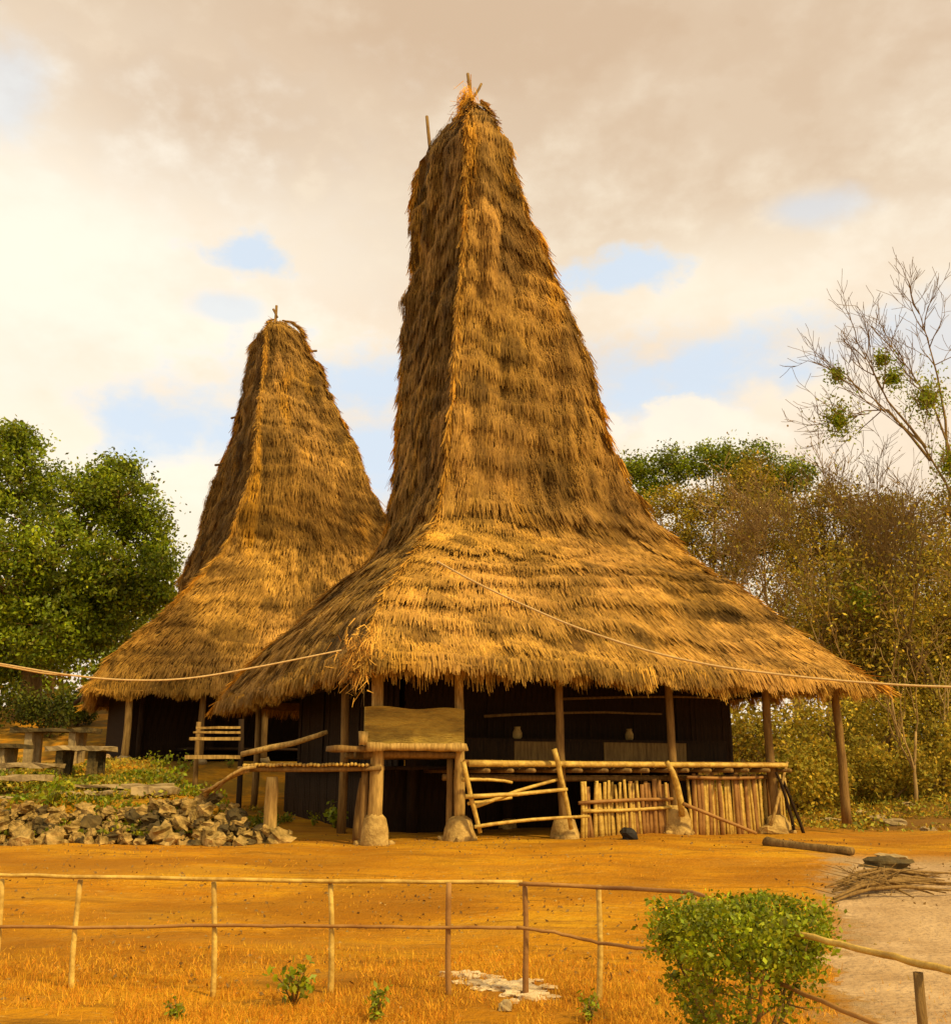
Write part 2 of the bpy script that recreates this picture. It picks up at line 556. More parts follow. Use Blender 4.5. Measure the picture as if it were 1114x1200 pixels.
def gsurf(x, y):
    x = np.asarray(x, float); y = np.asarray(y, float)
    i = np.clip(np.searchsorted(_GX, x) - 1, 0, nx - 2); j = np.clip(np.searchsorted(_GY, y) - 1, 0, ny - 2)
    fx = (x - _GX[i]) / (_GX[i + 1] - _GX[i]); fy = (y - _GY[j]) / (_GY[j + 1] - _GY[j])
    return (_GZ[j, i] * (1 - fx) * (1 - fy) + _GZ[j, i + 1] * fx * (1 - fy) + _GZ[j + 1, i] * (1 - fx) * fy + _GZ[j + 1, i + 1] * fx * fy)
def gs(x, y): return float(gsurf(x, y))

# pale worn path on the right, a sheet over the earth with a ragged edge
px_ = np.arange(1.6, 14, .032); py_ = np.arange(2.5, 17.0, .032)
PX, PY = np.meshgrid(px_, py_)
edge = 1.75 + (PY - 5.2) * .335
q = np.stack([PX, PY, PX * 0], -1)
fld = (PX - edge) + .45 * fnoise(q, (.9, .9, 1), 3) + .25 * fnoise(q, (3, 3, 1), 4) + .14 * fnoise(q, (9, 9, 1), 5) + .16 * fnoise(q, (24, 24, 1), 8)
far_e = (15.4 + .10 * (PX - 5)) - PY + .6 * fnoise(q, (.8, 1, 1), 6) + .35 * fnoise(q, (5, 5, 1), 7) + .3 * fnoise(q, (16, 20, 1), 9)
keep = (fld > 0) & (far_e > 0)
kk = keep[:-1, :-1] & keep[1:, :-1] & keep[:-1, 1:] & keep[1:, 1:]
pv = np.stack([PX, PY, gsurf(PX, PY) - .006 + .012 * ss(.03, .35, np.minimum(fld, far_e))], -1).reshape(-1, 3)
pi_ = np.arange(PX.size).reshape(PX.shape)
pf = np.stack([pi_[:-1, :-1][kk], pi_[:-1, 1:][kk], pi_[1:, 1:][kk], pi_[1:, :-1][kk]], -1)
used, inv = np.unique(pf, return_inverse=True)
me = bpy.data.meshes.new('path')
me.from_pydata(pv[used].tolist(), [], inv.reshape(-1, 4).tolist())
me.polygons.foreach_set('use_smooth', [True] * len(me.polygons))
me.materials.append(mat('pale_dust', (.34, .22, .10), (.48, .335, .17), 1.6, .95, 1.0, 14, c3=(.52, .39, .21)))
o = bpy.data.objects.new('path', me); COL.objects.link(o); o['kind'] = 'structure'

# ------------------------------------------------------------------ thatched roofs
class Roof:
    """levels: list of (z, [four corners (u,v)]) from the hem up; corners: front-left, front-right, back-right, back-left"""
    def __init__(s, levels):
        s.z = np.array([l[0] for l in levels], float)
        s.c = np.array([l[1] for l in levels], float)
    def corners(s, z):
        return np.stack([np.stack([np.interp(z, s.z, s.c[:, k, d]) for d in (0, 1)], -1) for k in range(4)], -2)
    def point(s, face, a, z):
        c = s.corners(z)
        p0 = c[..., face, :]; p1 = c[..., (face + 1) % 4, :]
        a_ = np.asarray(a)[..., None]
        p = p0 * (1 - a_) + p1 * a_
        # soften the corners
        ctr = c.mean(-2)
        k = np.clip(1 - np.minimum(a_, 1 - a_) / .08, 0, 1) ** 2 * .006
        p = p + (ctr - p) * k
        return np.concatenate([p, np.asarray(z)[..., None]], -1)
    def frame(s, face, a, z):
        e = 1e-3
        P = s.point(face, a, z)
        du = unit(s.point(face, np.clip(a + e, 0, 1), z) - s.point(face, np.clip(a - e, 0, 1), z))
        dz = unit(s.point(face, a, z + .15) - s.point(face, a, z - .15))
        n = unit(np.cross(du, dz))
        return P, du, -dz, n

COURSE = .85
def course_phase(P, z_s):
    return z_s / COURSE + .55 * fnoise(P, (.5, .5, .3), 11) + .22 * fnoise(P, (1.9, 1.9, .5), 41)

KNEE = [7.0]
def knee_h(P):
    return KNEE[0] + .22 * fnoise(P, (1.6, 1.6, .01), 51) + .10 * fnoise(P, (5, 5, .01), 52)

def relief(P, steep):
    st = np.clip((steep - .75) / .2, 0, 1)
    hi = ss(12.5, 16, P[..., 2])
    over = P[..., 2] - knee_h(P)
    step = np.where(over > 0, .17 * np.exp(-np.clip(over, 0, 9) / .9), 0)
    lump = .10 * fnoise(P, (.8, .8, .45), 12) + (.05 + (.07 + .12 * hi) * st) * fnoise(P, (2.0, 2.0, .75), 13) + (.03 + .08 * st) * fnoise(P, (4.6, 4.6, .8), 14)
    lump = lump + (.06 + .09 * hi) * st * fnoise(P, (.9, .9, 1.1), 34)
    ph = course_phase(P, P[..., 2] * (1.0 + .7 * (1 - steep)))
    saw = 1 - (ph - np.floor(ph))
    return lump * (.55 + .7 * steep) + (.08 + .02 * st) * saw ** 3 + step - .05 * ss(9, 15, P[..., 2]) * ss(-.35, .3, fnoise(P, (.9, .9, .9), 15))

def build_roof(root, rf, dens, z_lo, z_hi, bright=1.0, face_d=(1, .35, .15, .8), hole=None):
    KNEE[0] = rf.kz
    # base shell, on the same relief as the straw that covers it
    zz = np.concatenate([np.linspace(z_lo, z_hi, 150)])
    na = (70, 40, 30, 60)
    rows = []
    for face in range(4):
        A, ZZ = np.meshgrid(np.linspace(0, 1, na[face], endpoint=False), zz)
        P, du, dn, n = rf.frame(face, A, ZZ)
        steep = np.abs(dn[..., 2])
        P = P + n * (relief(P, steep) - .10)[..., None]
        rows.append(P)
    G = np.concatenate(rows, axis=1)
    h, w = G.shape[:2]
    # turn the hem in, to give the edge of the thatch its thickness
    ctr = G[0].mean(0)
    inner = []
    for (k, dz) in ((.93, -.02), (.90, .30), (.80, .75)):
        r_ = G[0] * 1.0
        r_[:, :2] = ctr[:2] + (G[0][:, :2] - ctr[:2]) * k
        r_[:, 2] = G[0][:, 2] + dz
        inner.insert(0, r_)
    G = np.concatenate([np.array(inner), G], 0)
    h = G.shape[0]
    idx = np.arange(h * w).reshape(h, w)
    f = np.stack([idx[:-1], np.roll(idx[:-1], -1, 1), np.roll(idx[1:], -1, 1), idx[1:]], -1).reshape(-1, 4).tolist()
    f.append(idx[-1].tolist())
    me = bpy.data.meshes.new('roof'); me.from_pydata(G.reshape(-1, 3).tolist(), [], f)
    me.polygons.foreach_set('use_smooth', [True] * len(me.polygons))
    me.materials.append(M['thatch_base'])
    ro = bpy.data.objects.new('roof', me); COL.objects.link(ro); ro.parent = root
    # straw
    VV = []; TT = []
    for face in range(4):
        zs_ = np.linspace(z_lo, z_hi, 80)
        c = rf.corners(zs_)
        wd = np.linalg.norm(c[:, (face + 1) % 4] - c[:, face], axis=-1)
        mid = (c[:, (face + 1) % 4] + c[:, face]) / 2
        sl = np.sqrt(np.linalg.norm(np.gradient(mid, axis=0), axis=-1) ** 2 + np.gradient(zs_) ** 2)
        area = wd * sl
        n = int(area.sum() * dens * face_d[face])
        cdf = np.cumsum(area); cdf /= cdf[-1]
        zsamp = np.interp(rng.random(n), np.concatenate([[0], cdf]), np.concatenate([[z_lo], zs_]))
        a = rng.random(n)
        P0, _, dn0, _ = rf.frame(face, a, zsamp)
        st = np.abs(dn0[..., 2])
        # gather the butt ends towards the course lines
        ph = course_phase(P0, zsamp * (1 + .7 * (1 - st)))
        fr = ph - np.floor(ph)
        zsamp = zsamp - (fr - fr ** 1.8) * COURSE * .6 * (rng.random(n) < .6)
        zsamp = np.clip(zsamp, z_lo - .02, z_hi)
        P, du, dn, nn = rf.frame(face, a, zsamp)
        st = np.abs(dn[..., 2])
        P = P + nn * (relief(P, st) - .03)[:, None]
        ln = rng.uniform(.14, .40, n) * np.where(rng.random(n) < .04, 1.5, 1)
        tuft = fnoise(P, (3.2, 3.2, .8), 16)
        tuft2 = fnoise(P, (1.2, 1.2, .8), 26)
        d = unit(dn + du * (rng.normal(0, .09, n) + .08 * tuft + .08 * tuft2)[:, None] + nn * (rng.uniform(-.06, .02, n) + .02 * tuft)[:, None])
        # the last course hangs
        hem = np.clip(1 - (zsamp - z_lo) / .45, 0, 1)[:, None]
        d = unit(d * (1 - .55 * hem) + np.array([0, 0, -1]) * .55 * hem)
        tw = rng.normal(0, .26, n)[:, None]
        side = unit(du * np.cos(tw) + nn * np.sin(tw))
        w0 = rng.uniform(.006, .015, n)[:, None]
        low = z_lo - .14 + rng.uniform(-.13, .15, n) + .13 * fnoise(P, (2.4, 2.4, .01), 22) + .07 * fnoise(P, (7, 7, .01), 23)
        ln = np.minimum(ln, np.maximum((P[:, 2] - low) / np.maximum(-d[:, 2], .15), .05))
        l_ = ln[:, None]
        bulge = nn * (.005 + .02 * rng.random(n))[:, None]
        V = np.stack([P - side * w0, P + side * w0, P + d * l_ + side * w0 * .45 + bulge, P + d * l_ - side * w0 * .45 + bulge], 1)
        # colour of the straw: bundles, weathering, fresh streaks, painted shade on the left face
        v = 1.0 + .11 * rng.normal(0, 1, n) + .18 * tuft + .26 * fnoise(P, (.7, .7, .5), 17) + .30 * fnoise(P, (2.6, 2.6, .22), 42) * (1 + .7 * ss(rf.kz, rf.kz + 1, P[:, 2])) - .35 * np.clip(fnoise(P, (1.3, 1.3, .30), 47) - .25, 0, 1) * 2 * ss(rf.kz, rf.kz + 1, P[:, 2]) + .22 * fnoise(P, (1.8, 1.8, 4.0), 18) - .42 * np.clip(fnoise(P, (.30, .30, 2.6), 43) - .10, 0, 1) * 2 * (.4 + .6 * (1 - ss(rf.kz, rf.kz + 2, P[:, 2])))
        ph = course_phase(P, P[..., 2] * (1 + .7 * (1 - st))); fr = ph - np.floor(ph)
        v = np.clip(v, .30, 2.0) * bright
        # tower straw is older and browner than the skirt
        kn = knee_h(P)
        old = ss(-.12, .12, P[:, 2] - kn)
        v = v * (1.06 - .26 * old)
        edge_ = np.exp(-(a / .10) ** 2) if face == 0 else np.zeros(n)
        grey = np.clip(.55 + .5 * fnoise(P, (.6, .6, .35), 19) + .25 * rng.normal(0, 1, n), 0, 1)
        gold = np.clip(fnoise(P, (1.6, 1.6, .28), 20) * 2.2 - .75 + 1.1 * edge_, 0, 1) * (.25 + .75 * old)
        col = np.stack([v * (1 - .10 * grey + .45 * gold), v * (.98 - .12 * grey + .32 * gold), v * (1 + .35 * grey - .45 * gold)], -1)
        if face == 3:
            col = col * np.array([.78, .82, .95])  # left face toned down, its shade put into the straw colour
        dk = fnoise(P, (1.1, 1.1, .9), 21) > .55
        col[dk] *= .55
        if hole is not None:
            dm = np.linalg.norm((P - np.array(hole[0])) / np.array(hole[1]), axis=-1)
            k_ = dm > 1
            V = V[k_]; col = col[k_]
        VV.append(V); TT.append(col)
    # hanging fringe at the hem, in ragged bundles
    for face in range(4):
        c = rf.corners(np.array([z_lo]))[0]
        wd = np.linalg.norm(c[(face + 1) % 4] - c[face])
        n = int(wd * 420 * (1 if face in (0, 3) else .5))
        a = rng.random(n)
        z = z_lo + rng.uniform(-.02, .30, n)
        P, du, dn, nn = rf.frame(face, a, z)
        P = P + nn * (relief(P, .5) - rng.uniform(0, .22, n))[:, None]
        tuft = fnoise(P, (2.6, 2.6, .01), 22); t2 = fnoise(P, (7, 7, .01), 23)
        ln = ((z - z_lo) + .14 + .15 * tuft + .10 * t2 + rng.uniform(-.05, .08, n)).clip(.05)
        d = unit(np.array([0, 0, -1.0]) + dn * .55 + du * (rng.normal(0, .09, n) + .15 * t2)[:, None])
        tw = rng.normal(0, .6, n)[:, None]
        side = unit(du * np.cos(tw) + nn * np.sin(tw))
        w0 = rng.uniform(.007, .016, n)[:, None]
        V = np.stack([P - side * w0, P + side * w0, P + d * ln[:, None] + side * w0 * .3, P + d * ln[:, None] - side * w0 * .3], 1)
        v = np.clip(1.0 + .28 * rng.normal(0, 1, n) + .35 * t2, .35, 1.9) * bright
        VV.append(V); TT.append(np.stack([v, v * .97, v * .95], -1))
    # stray hip tufts, standing proud along the four corner ridges
    for k in range(4):
        n = int((z_hi - z_lo) * 420)
        z = rng.uniform(z_lo, z_hi, n)
        P, du, dn, nn = rf.frame(k, np.zeros(n) + .004, z)
        ctr = rf.corners(z).mean(-2)
        out = unit(np.concatenate([P[:, :2] - ctr, np.zeros((n, 1))], -1))
        P = P + out * (relief(P, .9) - .07 + .06 * fnoise(P, (1, 1, 1.1), 24) + .03 * rng.normal(0, 1, n))[:, None]
        d = unit(dn + out * rng.uniform(-.05, .16, n)[:, None] + rng.normal(0, .14, (n, 3)))
        side = unit(np.cross(d, rng.normal(0, 1, (n, 3))))
        w0 = rng.uniform(.007, .018, n)[:, None]; l_ = rng.uniform(.2, .55, n)[:, None]
        V = np.stack([P - side * w0, P + side * w0, P + d * l_ + side * w0 * .4, P + d * l_ - side * w0 * .4], 1)
        g_ = np.clip(fnoise(P, (0.1, 0.1, .8), 25) * 2, 0, 1)
        v = np.clip(1.02 + .3 * rng.normal(0, 1, n), .35, 1.9) * bright
        VV.append(V); TT.append(np.stack([v * (1 + .3 * g_), v * (.95 + .15 * g_), v * (.95 - .3 * g_)], -1))
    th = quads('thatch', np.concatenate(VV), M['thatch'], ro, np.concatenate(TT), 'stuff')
    return ro

def ring(u0, u1, v0, v1, sk=0.0):
    return [(u0, v0), (u1, v0), (u1, v1), (u0 + sk, v1)]

def fitted(z, cu, hu, hv):
    return (z, ring(cu - hu, cu + hu, -hv, hv))

main_levels = [
    (3.12, ring(-6.55, 4.85, -7.0, 7.1)), (3.4, ring(-6.46, 4.62, -6.86, 6.95)), (3.8, ring(-6.2, 4.5, -6.2, 6.3)),
    fitted(4.3, -.93, 5.0, 5.72), fitted(5.0, -.9, 4.48, 5.02), fitted(5.7, -.72, 3.98, 4.25),
    fitted(6.3, -.45, 3.7, 3.3), fitted(6.8, -.28, 3.4, 2.65), fitted(7.2, -.25, 3.1, 2.25), fitted(7.8, -.40, 2.76, 2.05),
    fitted(8.5, -.6, 2.46, 2.08), fitted(9.5, -.75, 2.24, 2.12), fitted(11, -.92, 2.0, 2.08), fitted(12.5, -1.11, 1.72, 2.04),
    fitted(14, -1.38, 1.31, 2.05), fitted(15.5, -1.69, .91, 2.03), (17, ring(-2.55, -1.33, -1.95, 2.15)), (18, ring(-2.5, -1.54, -1.88, 2.35)),
    (18.4, [(-2.38, -1.8), (-1.55, -1.8), (-1.55, 2.2), (-2.45, 2.4)]),
    (18.9, [(-2.2, -1.4), (-1.75, -1.4), (-1.7, 2.1), (-2.4, 2.35)]), (19.5, [(-2.1, -.9), (-1.9, -.9), (-1.85, 1.9), (-2.25, 2.2)])]
house = thing('thatched_house', 'tall thatched clan house on posts with a steep straw tower, the nearer and larger one', 'house', (HC.x, HC.y, 0), YAW)
rf1 = Roof(main_levels); rf1.kz = 7.3
HB = Vector((HC.x, HC.y, 0))
RZ = Matrix.Rotation(YAW, 3, 'Z'); RZi = RZ.transposed()
def loc(p):            # world -> main house frame
    return RZi @ (Vector(p) - HB)
def wld(u, v, z=0.0):
    return HB + RZ @ Vector((u, v, z))
build_roof(house, rf1, 680, 3.30, 19.3)

S2 = 1.18
def sc2(z, q):
    return (1.6 + (z - 1.6) * S2, [(a * S2, b_ * S2) for a, b_ in q])
YAW2 = math.radians(28)
H2 = Vector((-5.5 * S2, 34 * S2, 0))
lv2 = [sc2(3.45, ring(-8.15, 6.2, -5.5, 3.4, 1.0)), sc2(3.6, ring(-8.02, 6.0, -5.35, 3.3, 1.1)), sc2(4.4, ring(-7.5, 5.5, -4.9, 3.2, 1.8)),
       sc2(5.2, ring(-6.7, 4.9, -4.4, 3.1, 1.8)), sc2(6, ring(-5.85, 4.3, -3.95, 3.0, 1.5)), sc2(7, ring(-4.95, 3.6, -3.4, 3.0, .8)),
       sc2(8, ring(-4.1, 2.9, -3.0, 2.9, 0)), sc2(8.6, ring(-3.82, 2.68, -2.85, 2.85)), sc2(9, ring(-3.78, 2.12, -2.93, 2.93)),
       sc2(10, ring(-3.56, 1.0, -3.1, 3.1)), sc2(11, ring(-3.38, .46, -3.1, 3.1)), sc2(12, ring(-3.28, .18, -2.87, 2.87)),
       sc2(13, ring(-3.12, 0, -2.32, 2.4)), sc2(14, ring(-2.97, -.23, -1.83, 1.9)), sc2(15, ring(-2.82, -.52, -1.42, 1.45)),
       sc2(16, ring(-2.71, -1.03, -1.14, 1.14)), sc2(16.8, ring(-2.64, -1.5, -.95, .95)), sc2(17.2, ring(-2.4, -1.8, -.6, .6)),
       sc2(17.4, ring(-2.15, -1.95, -.3, .3))]
house2 = thing('thatched_house', 'smaller thatched house with a narrow straw tower behind the rubble wall at left', 'house', (H2.x, H2.y, 0), YAW2)
rf2 = Roof(lv2); rf2.kz = 1.6 + 6.9 * S2
R2 = Matrix.Rotation(YAW2, 3, 'Z'); R2i = R2.transposed()
def loc2(p): return R2i @ (Vector(p) - H2)
def wld2(u, v, z=0.0): return H2 + R2 @ Vector((u, v, z))
build_roof(house2, rf2, 330, lv2[0][0] + .22, lv2[-1][0] - .02, 1.0, (1, .35, .15, .8))

# ridge poles sticking out of the two towers
for (a, b_, r) in ((at(553, 122, 24.1), at(548, 86, 24.1), .06), (at(551, 118, 24.0), at(564, 98, 24.2), .045), (at(507, 196, 26.2), at(500, 136, 26.3), .06)):
    MB().pole(loc(a), loc(b_), r, r * .8, 6, 3, .02).build('ridge_pole', M['wood'], house)
for (a, b_, r) in ((at(322, 385, 39.5), at(324, 358, 39.5), .06), (at(325, 372, 39.5), at(320, 362, 39.5), .05), (at(350, 412, 39.5), at(371, 411, 39.2), .05),
                   (at(282, 487, 40.8), at(271, 490, 40.3), .05), (at(268, 543, 40.8), at(252, 545, 40.2), .05), (at(255, 598, 40.8), at(238, 600, 40.2), .05)):
    MB().pole(loc2(a), loc2(b_), r, r, 6, 3, .01).build('ridge_pole', M['wood'], house2)

# loose golden straw on the crest of the large tower
n = 900
c0 = np.array(loc(at(546, 125, 23.3)))
P = c0 + rng.normal(0, 1, (n, 3)) * [.10, .14, .30]
d = unit(rng.normal(0, .35, (n, 3)) + [-.1, -.15, -1])
side = unit(np.cross(d, rng.normal(0, 1, (n, 3)))) * .010
l_ = rng.uniform(.25, .55, n)[:, None]
V = np.stack([P - side, P + side, P + d * l_ + side * .4, P + d * l_ - side * .4], 1)
v = rng.uniform(1.2, 2.0, n)
quads('crest_straw', V, M['thatch'], house, np.stack([v, v * .9, v * .5], -1), 'stuff')
# torn front corner: pale broken straw, some blackened to stand for shaded gaps
n = 700
c0 = np.array(loc(at(421, 768, 16.15)))
P = c0 + rng.normal(0, 1, (n, 3)) * [.12, .16, .22]
d = unit(rng.normal(0, .45, (n, 3)) + [-.3, -.5, -.8])
side = unit(np.cross(d, rng.normal(0, 1, (n, 3)))) * .008
l_ = rng.uniform(.10, .32, n)[:, None]
V = np.stack([P - side, P + side, P + d * l_ + side * .4, P + d * l_ - side * .4], 1)
v = rng.uniform(.7, 2.0, n); w_ = rng.random(n) < .25; v[w_] = .15
quads('torn_straw', V, M['thatch'], house, np.stack([v, v * .95, v * 1.1], -1), 'stuff')

# ------------------------------------------------------------------ main house under the eaves
def on_line(px, v, z):
    """u on the row v (main house frame) seen at column px, at height z"""
    lo, hi = -9.0, 12.0
    for _ in range(50):
        m_ = (lo + hi) / 2
        p = wld(m_, v, z)
        dd = p.y * math.cos(TH) + (p.z - CAMZ) * math.sin(TH)
        if 557 + FPX * p.x / dd < px: lo = m_
        else: hi = m_
    return (lo + hi) / 2
FLOOR = 1.66
FRONT = -5.85
posts = {}
for px, r in ((440, .125), (538, .10), (660, .085), (790, .09), (907, .10), (988, .10)):
    u = on_line(px, FRONT, 1.2)
    posts[px] = u
    gzz = gs(*wld(u, FRONT).xy)
    k = .1 if px == 440 else .05
    po = MB().pole((u, FRONT, gzz + .2), (u - .03 if px != 440 else u - .03, FRONT, 3.6), r, r * .78, 9, 8, .03, .05).build('post', M['wood_pale'] if px in (440, 538) else M['wood'], house)
    if px in (440, 538, 660, 790, 907):
        hgt = {440: .50, 538: .40, 660: .38, 790: .52, 907: .34}[px]
        m_ = MB()
        w = {440: .24, 538: .27, 660: .24, 790: .27, 907: .26}[px]
        pts = [(u + .02, FRONT, gzz - .1), (u + .01, FRONT, gzz + .05), (u, FRONT, gzz + hgt * .45), (u, FRONT, gzz + hgt * .85), (u, FRONT, gzz + hgt)]
        m_.tube(pts, [w * 1.15, w * 1.08, w * .93, w * .74, w * .45], 12, True, .15)
        for q_ in range(5):
            an = random.uniform(0, 6.28); m_.rock((u + math.cos(an) * w * 1.15, FRONT + math.sin(an) * w * 1.15, gzz + .02), (.07, .06, .05), px + q_, 7, 5, .35)
        m_.build('post_base', M['plaster'], po)
# second post tied beside the corner post
u = posts[440]
MB().pole((u - .17, FRONT + .12, gs(*wld(u, FRONT).xy)), (u - .15, FRONT + .12, 1.55), .075, .07, 8, 5, .01).build('short_post', M['wood'], house)
u = posts[538]
MB().pole((u - .13, FRONT + .14, gs(*wld(u, FRONT).xy)), (u - .12, FRONT + .14, 1.75), .07, .06, 8, 5, .01).build('short_post', M['wood'], house)
# inner posts
for u in (-4.3, -2.2, -.2, 1.6, 3.4):
    for v in (-3.4, -.6, 3.2):
        gzz = gs(*wld(u, v).xy)
        MB().pole((u, v, gzz), (u + random.uniform(-.05, .05), v, 4.6), .12, .1, 8, 4, .03).build('inner_post', M['wood_dark_and_shaded'], house)
for v in (-3.3, 4.8):
    gzz = gs(*wld(-5.7, v).xy)
    MB().pole((-5.7, v, gzz), (-5.72, v, 3.6), .09, .08, 8, 4, .03).build('post', M['wood'], house)
# eave beams under the roof
for v, h_ in ((FRONT, 3.32), (-3.4, 4.2), (5.0, 3.4)):
    MB().pole((-5.9, v, h_), (4.3, v, h_ + .03), .075, .07, 8, 6, .03).build('beam', M['wood_dark_and_shaded'], house)
for u in (-5.7, 3.9):
    MB().pole((u, -6.0, 3.26), (u, 5.5, 3.26), .075, .07, 8, 6, .03).build('beam', M['wood_dark_and_shaded'], house)
# floor platform: joists, floor and bamboo edge
u_r = on_line(920, FRONT - .2, FLOOR)
u_l = on_line(548, FRONT - .2, FLOOR)
fl = MB(); fl.box(((posts[538] + u_r) / 2, -1.2, FLOOR - .06), (u_r - posts[538] - .1, 9.0, .07), None, .004, 12)
fl.build('floor', M['wood_dark_and_shaded'], house)
fl = MB(); fl.box(((-5.3 + posts[538]) / 2 - .1, -.9, FLOOR - .06), (posts[538] + 5.0, 8.2, .07), None, .004, 6)
fl.build('floor', M['wood_dark_and_shaded'], house)
for k, (vv, dz, mm) in enumerate(((FRONT - .24, .0, 'bamboo'), (FRONT - .13, .012, 'bamboo_brown'), (FRONT - .02, .015, 'bamboo_brown'))):
    mid = (u_l + u_r) / 2 + .3
    MB().pole((u_l - .05 * k, vv, FLOOR + dz + .015), (u_r + .04 * k, vv, FLOOR + dz - .01), .058 - .008 * (k > 0), .045, 9, 8, .015, .03, True).build('floor_pole', M[mm], house)
for k in range(15):
    u = u_l + .3 + k * (u_r - u_l - .4) / 14
    r = .035 + .012 * random.random()
    MB().pole((u + random.uniform(-.08, .08), FRONT - .34 - .12 * random.random(), FLOOR - .11), (u, -1.5, FLOOR - .11), r, r, 7, 3, .01).build('joist', M['wood'], house)
MB().pole((u_l - .3, FRONT + .22, FLOOR - .22), (u_r, FRONT + .22, FLOOR - .24), .06, .05, 8, 6, .03).build('beam', M['wood'], house)
# inner raised bench and walls, in the dark of the roof
uA, uB = on_line(545, -4.6, 2.0), on_line(850, -4.6, 2.0)
nseg = 6
for k in range(nseg):
    a0 = uA + (uB - uA) * k / nseg; a1 = uA + (uB - uA) * (k + 1) / nseg
    MB().box(((a0 + a1) / 2, -4.6 + random.uniform(-.02, .02), 1.9 + random.uniform(-.015, .015)), (a1 - a0 - .012, .05, .44), None, .004, 2).build('bench_plank', M['wood'] if k in (1, 3, 4) else M['wood_dark_and_shaded'], house, smooth=False)
MB().box(((uA + uB) / 2, -4.1, 2.13), (uB - uA, 1.1, .05), None, .004, 8).build('bench_top', M['wood_dark_and_shaded'], house, smooth=False)
# upright split-bamboo wall, blackened and closed to stand for the interior's shade
uE = on_line(852, -3.5, 2.3)
nw = 62
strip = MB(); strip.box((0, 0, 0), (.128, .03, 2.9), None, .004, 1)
sm_ = strip.mesh('wall_slat', M['wood_dark_and_shaded'], smooth=False)
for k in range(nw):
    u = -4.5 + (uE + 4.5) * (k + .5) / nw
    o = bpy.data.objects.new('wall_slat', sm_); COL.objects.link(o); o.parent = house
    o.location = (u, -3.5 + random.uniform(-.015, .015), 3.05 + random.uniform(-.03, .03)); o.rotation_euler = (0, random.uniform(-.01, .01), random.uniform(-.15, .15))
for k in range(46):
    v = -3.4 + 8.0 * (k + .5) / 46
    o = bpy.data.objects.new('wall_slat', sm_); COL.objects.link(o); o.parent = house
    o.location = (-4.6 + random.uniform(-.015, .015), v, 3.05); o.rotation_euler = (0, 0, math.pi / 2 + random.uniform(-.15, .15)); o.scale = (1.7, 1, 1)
for v, z, ua_, ub_ in ((-4.2, 2.60, -3.1, 1.1), (-3.9, 3.0, -1.2, 3.2)):
    MB().pole((ua_, v, z), (ub_, v, z + .12), .03, .022, 7, 6, .06).build('rail', M['wood'], house)
for k, (px, py, s_) in enumerate(((606, 860, .10), (737, 858, .09))):
    d_ = ray(px, py); q_ = (HB + HV * -4.2).dot(HV); t_ = (q_ - Vector((0, 0, CAMZ)).dot(HV)) / d_.dot(HV); p_ = Vector((0, 0, CAMZ)) + d_ * t_
    o = MB().tube([Vector((p_.x, p_.y, 2.155)), Vector((p_.x, p_.y, 2.20)), Vector((p_.x, p_.y, 2.28)), Vector((p_.x, p_.y, 2.36)), Vector((p_.x, p_.y, 2.40))], [s_ * .6, s_ * .95, s_, s_ * .6, s_ * .7], 12).build('clay_pot', M['plaster'])
    tag(o, ['pale clay pot on the dark bench above the pole gate', 'pale clay pot on the dark bench above the stake pen', 'pale clay pot on the bench near the open right end'][k], 'pot')
# near-black slats added under the floor to make its darkness, set back
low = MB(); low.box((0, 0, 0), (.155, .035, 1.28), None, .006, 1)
lm_ = low.mesh('shade_slat', M['wood_dark_and_shaded'], smooth=False)
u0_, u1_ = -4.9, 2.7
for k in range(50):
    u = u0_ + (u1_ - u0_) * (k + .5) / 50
    o = bpy.data.objects.new('shade_slat', lm_); COL.objects.link(o); o.parent = house
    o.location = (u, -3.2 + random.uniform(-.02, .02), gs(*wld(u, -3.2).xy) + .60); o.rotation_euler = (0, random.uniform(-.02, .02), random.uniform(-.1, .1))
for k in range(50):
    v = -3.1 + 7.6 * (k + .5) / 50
    o = bpy.data.objects.new('shade_slat', lm_); COL.objects.link(o); o.parent = house
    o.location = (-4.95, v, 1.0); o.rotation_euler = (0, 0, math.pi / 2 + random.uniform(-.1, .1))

# big hewn board and slab at the corner platform
ul = on_line(427, FRONT - .16, 2.2); ur = on_line(543, FRONT - .16, 2.2)
bd = MB()
b0 = len(bd.v)
zb = at(480, 873, wld((ul + ur) / 2, FRONT - .16).y).z
zt = at(480, 830, wld((ul + ur) / 2, FRONT - .16).y).z
nu_, nz_ = 24, 8
for sgn in (-1, 1):
    for j in range(nz_ + 1):
        for i in range(nu_ + 1):
            uu = ul + (ur - ul) * i / nu_
            z = zb + (zt - zb) * j / nz_ + (.02 * math.sin(i * .4) if j == nz_ else 0)
            d_ = .008 * mnoise.noise(Vector((uu * 6, z * 14, sgn)))
            bd.v.append(Vector((uu, FRONT - .16 + sgn * .035 + d_, z)))
W_ = nu_ + 1; off2 = (nz_ + 1) * W_
for j in range(nz_):
    for i in range(nu_):
        a = j * W_ + i
        bd.f.append((a, a + 1, a + 1 + W_, a + W_)); bd.f.append((off2 + a, off2 + a + W_, off2 + a + 1 + W_, off2 + a + 1))
for i in range(nu_):
    bd.f.append((i, off2 + i, off2 + i + 1, i + 1)); t_ = nz_ * W_ + i; bd.f.append((t_, t_ + 1, off2 + t_ + 1, off2 + t_))
for j in range(nz_):
    a = j * W_; bd.f.append((a, a + W_, off2 + a + W_, off2 + a)); a += nu_; bd.f.append((a, off2 + a, off2 + a + W_, a + W_))
bd.build('board', M['carved'], house, smooth=False)
sl_ = MB(); sl_.box(((ul + ur) / 2 + .01, FRONT - .2, zb - .04), (ur - ul - .03, .30, .13), None, .018, 10)
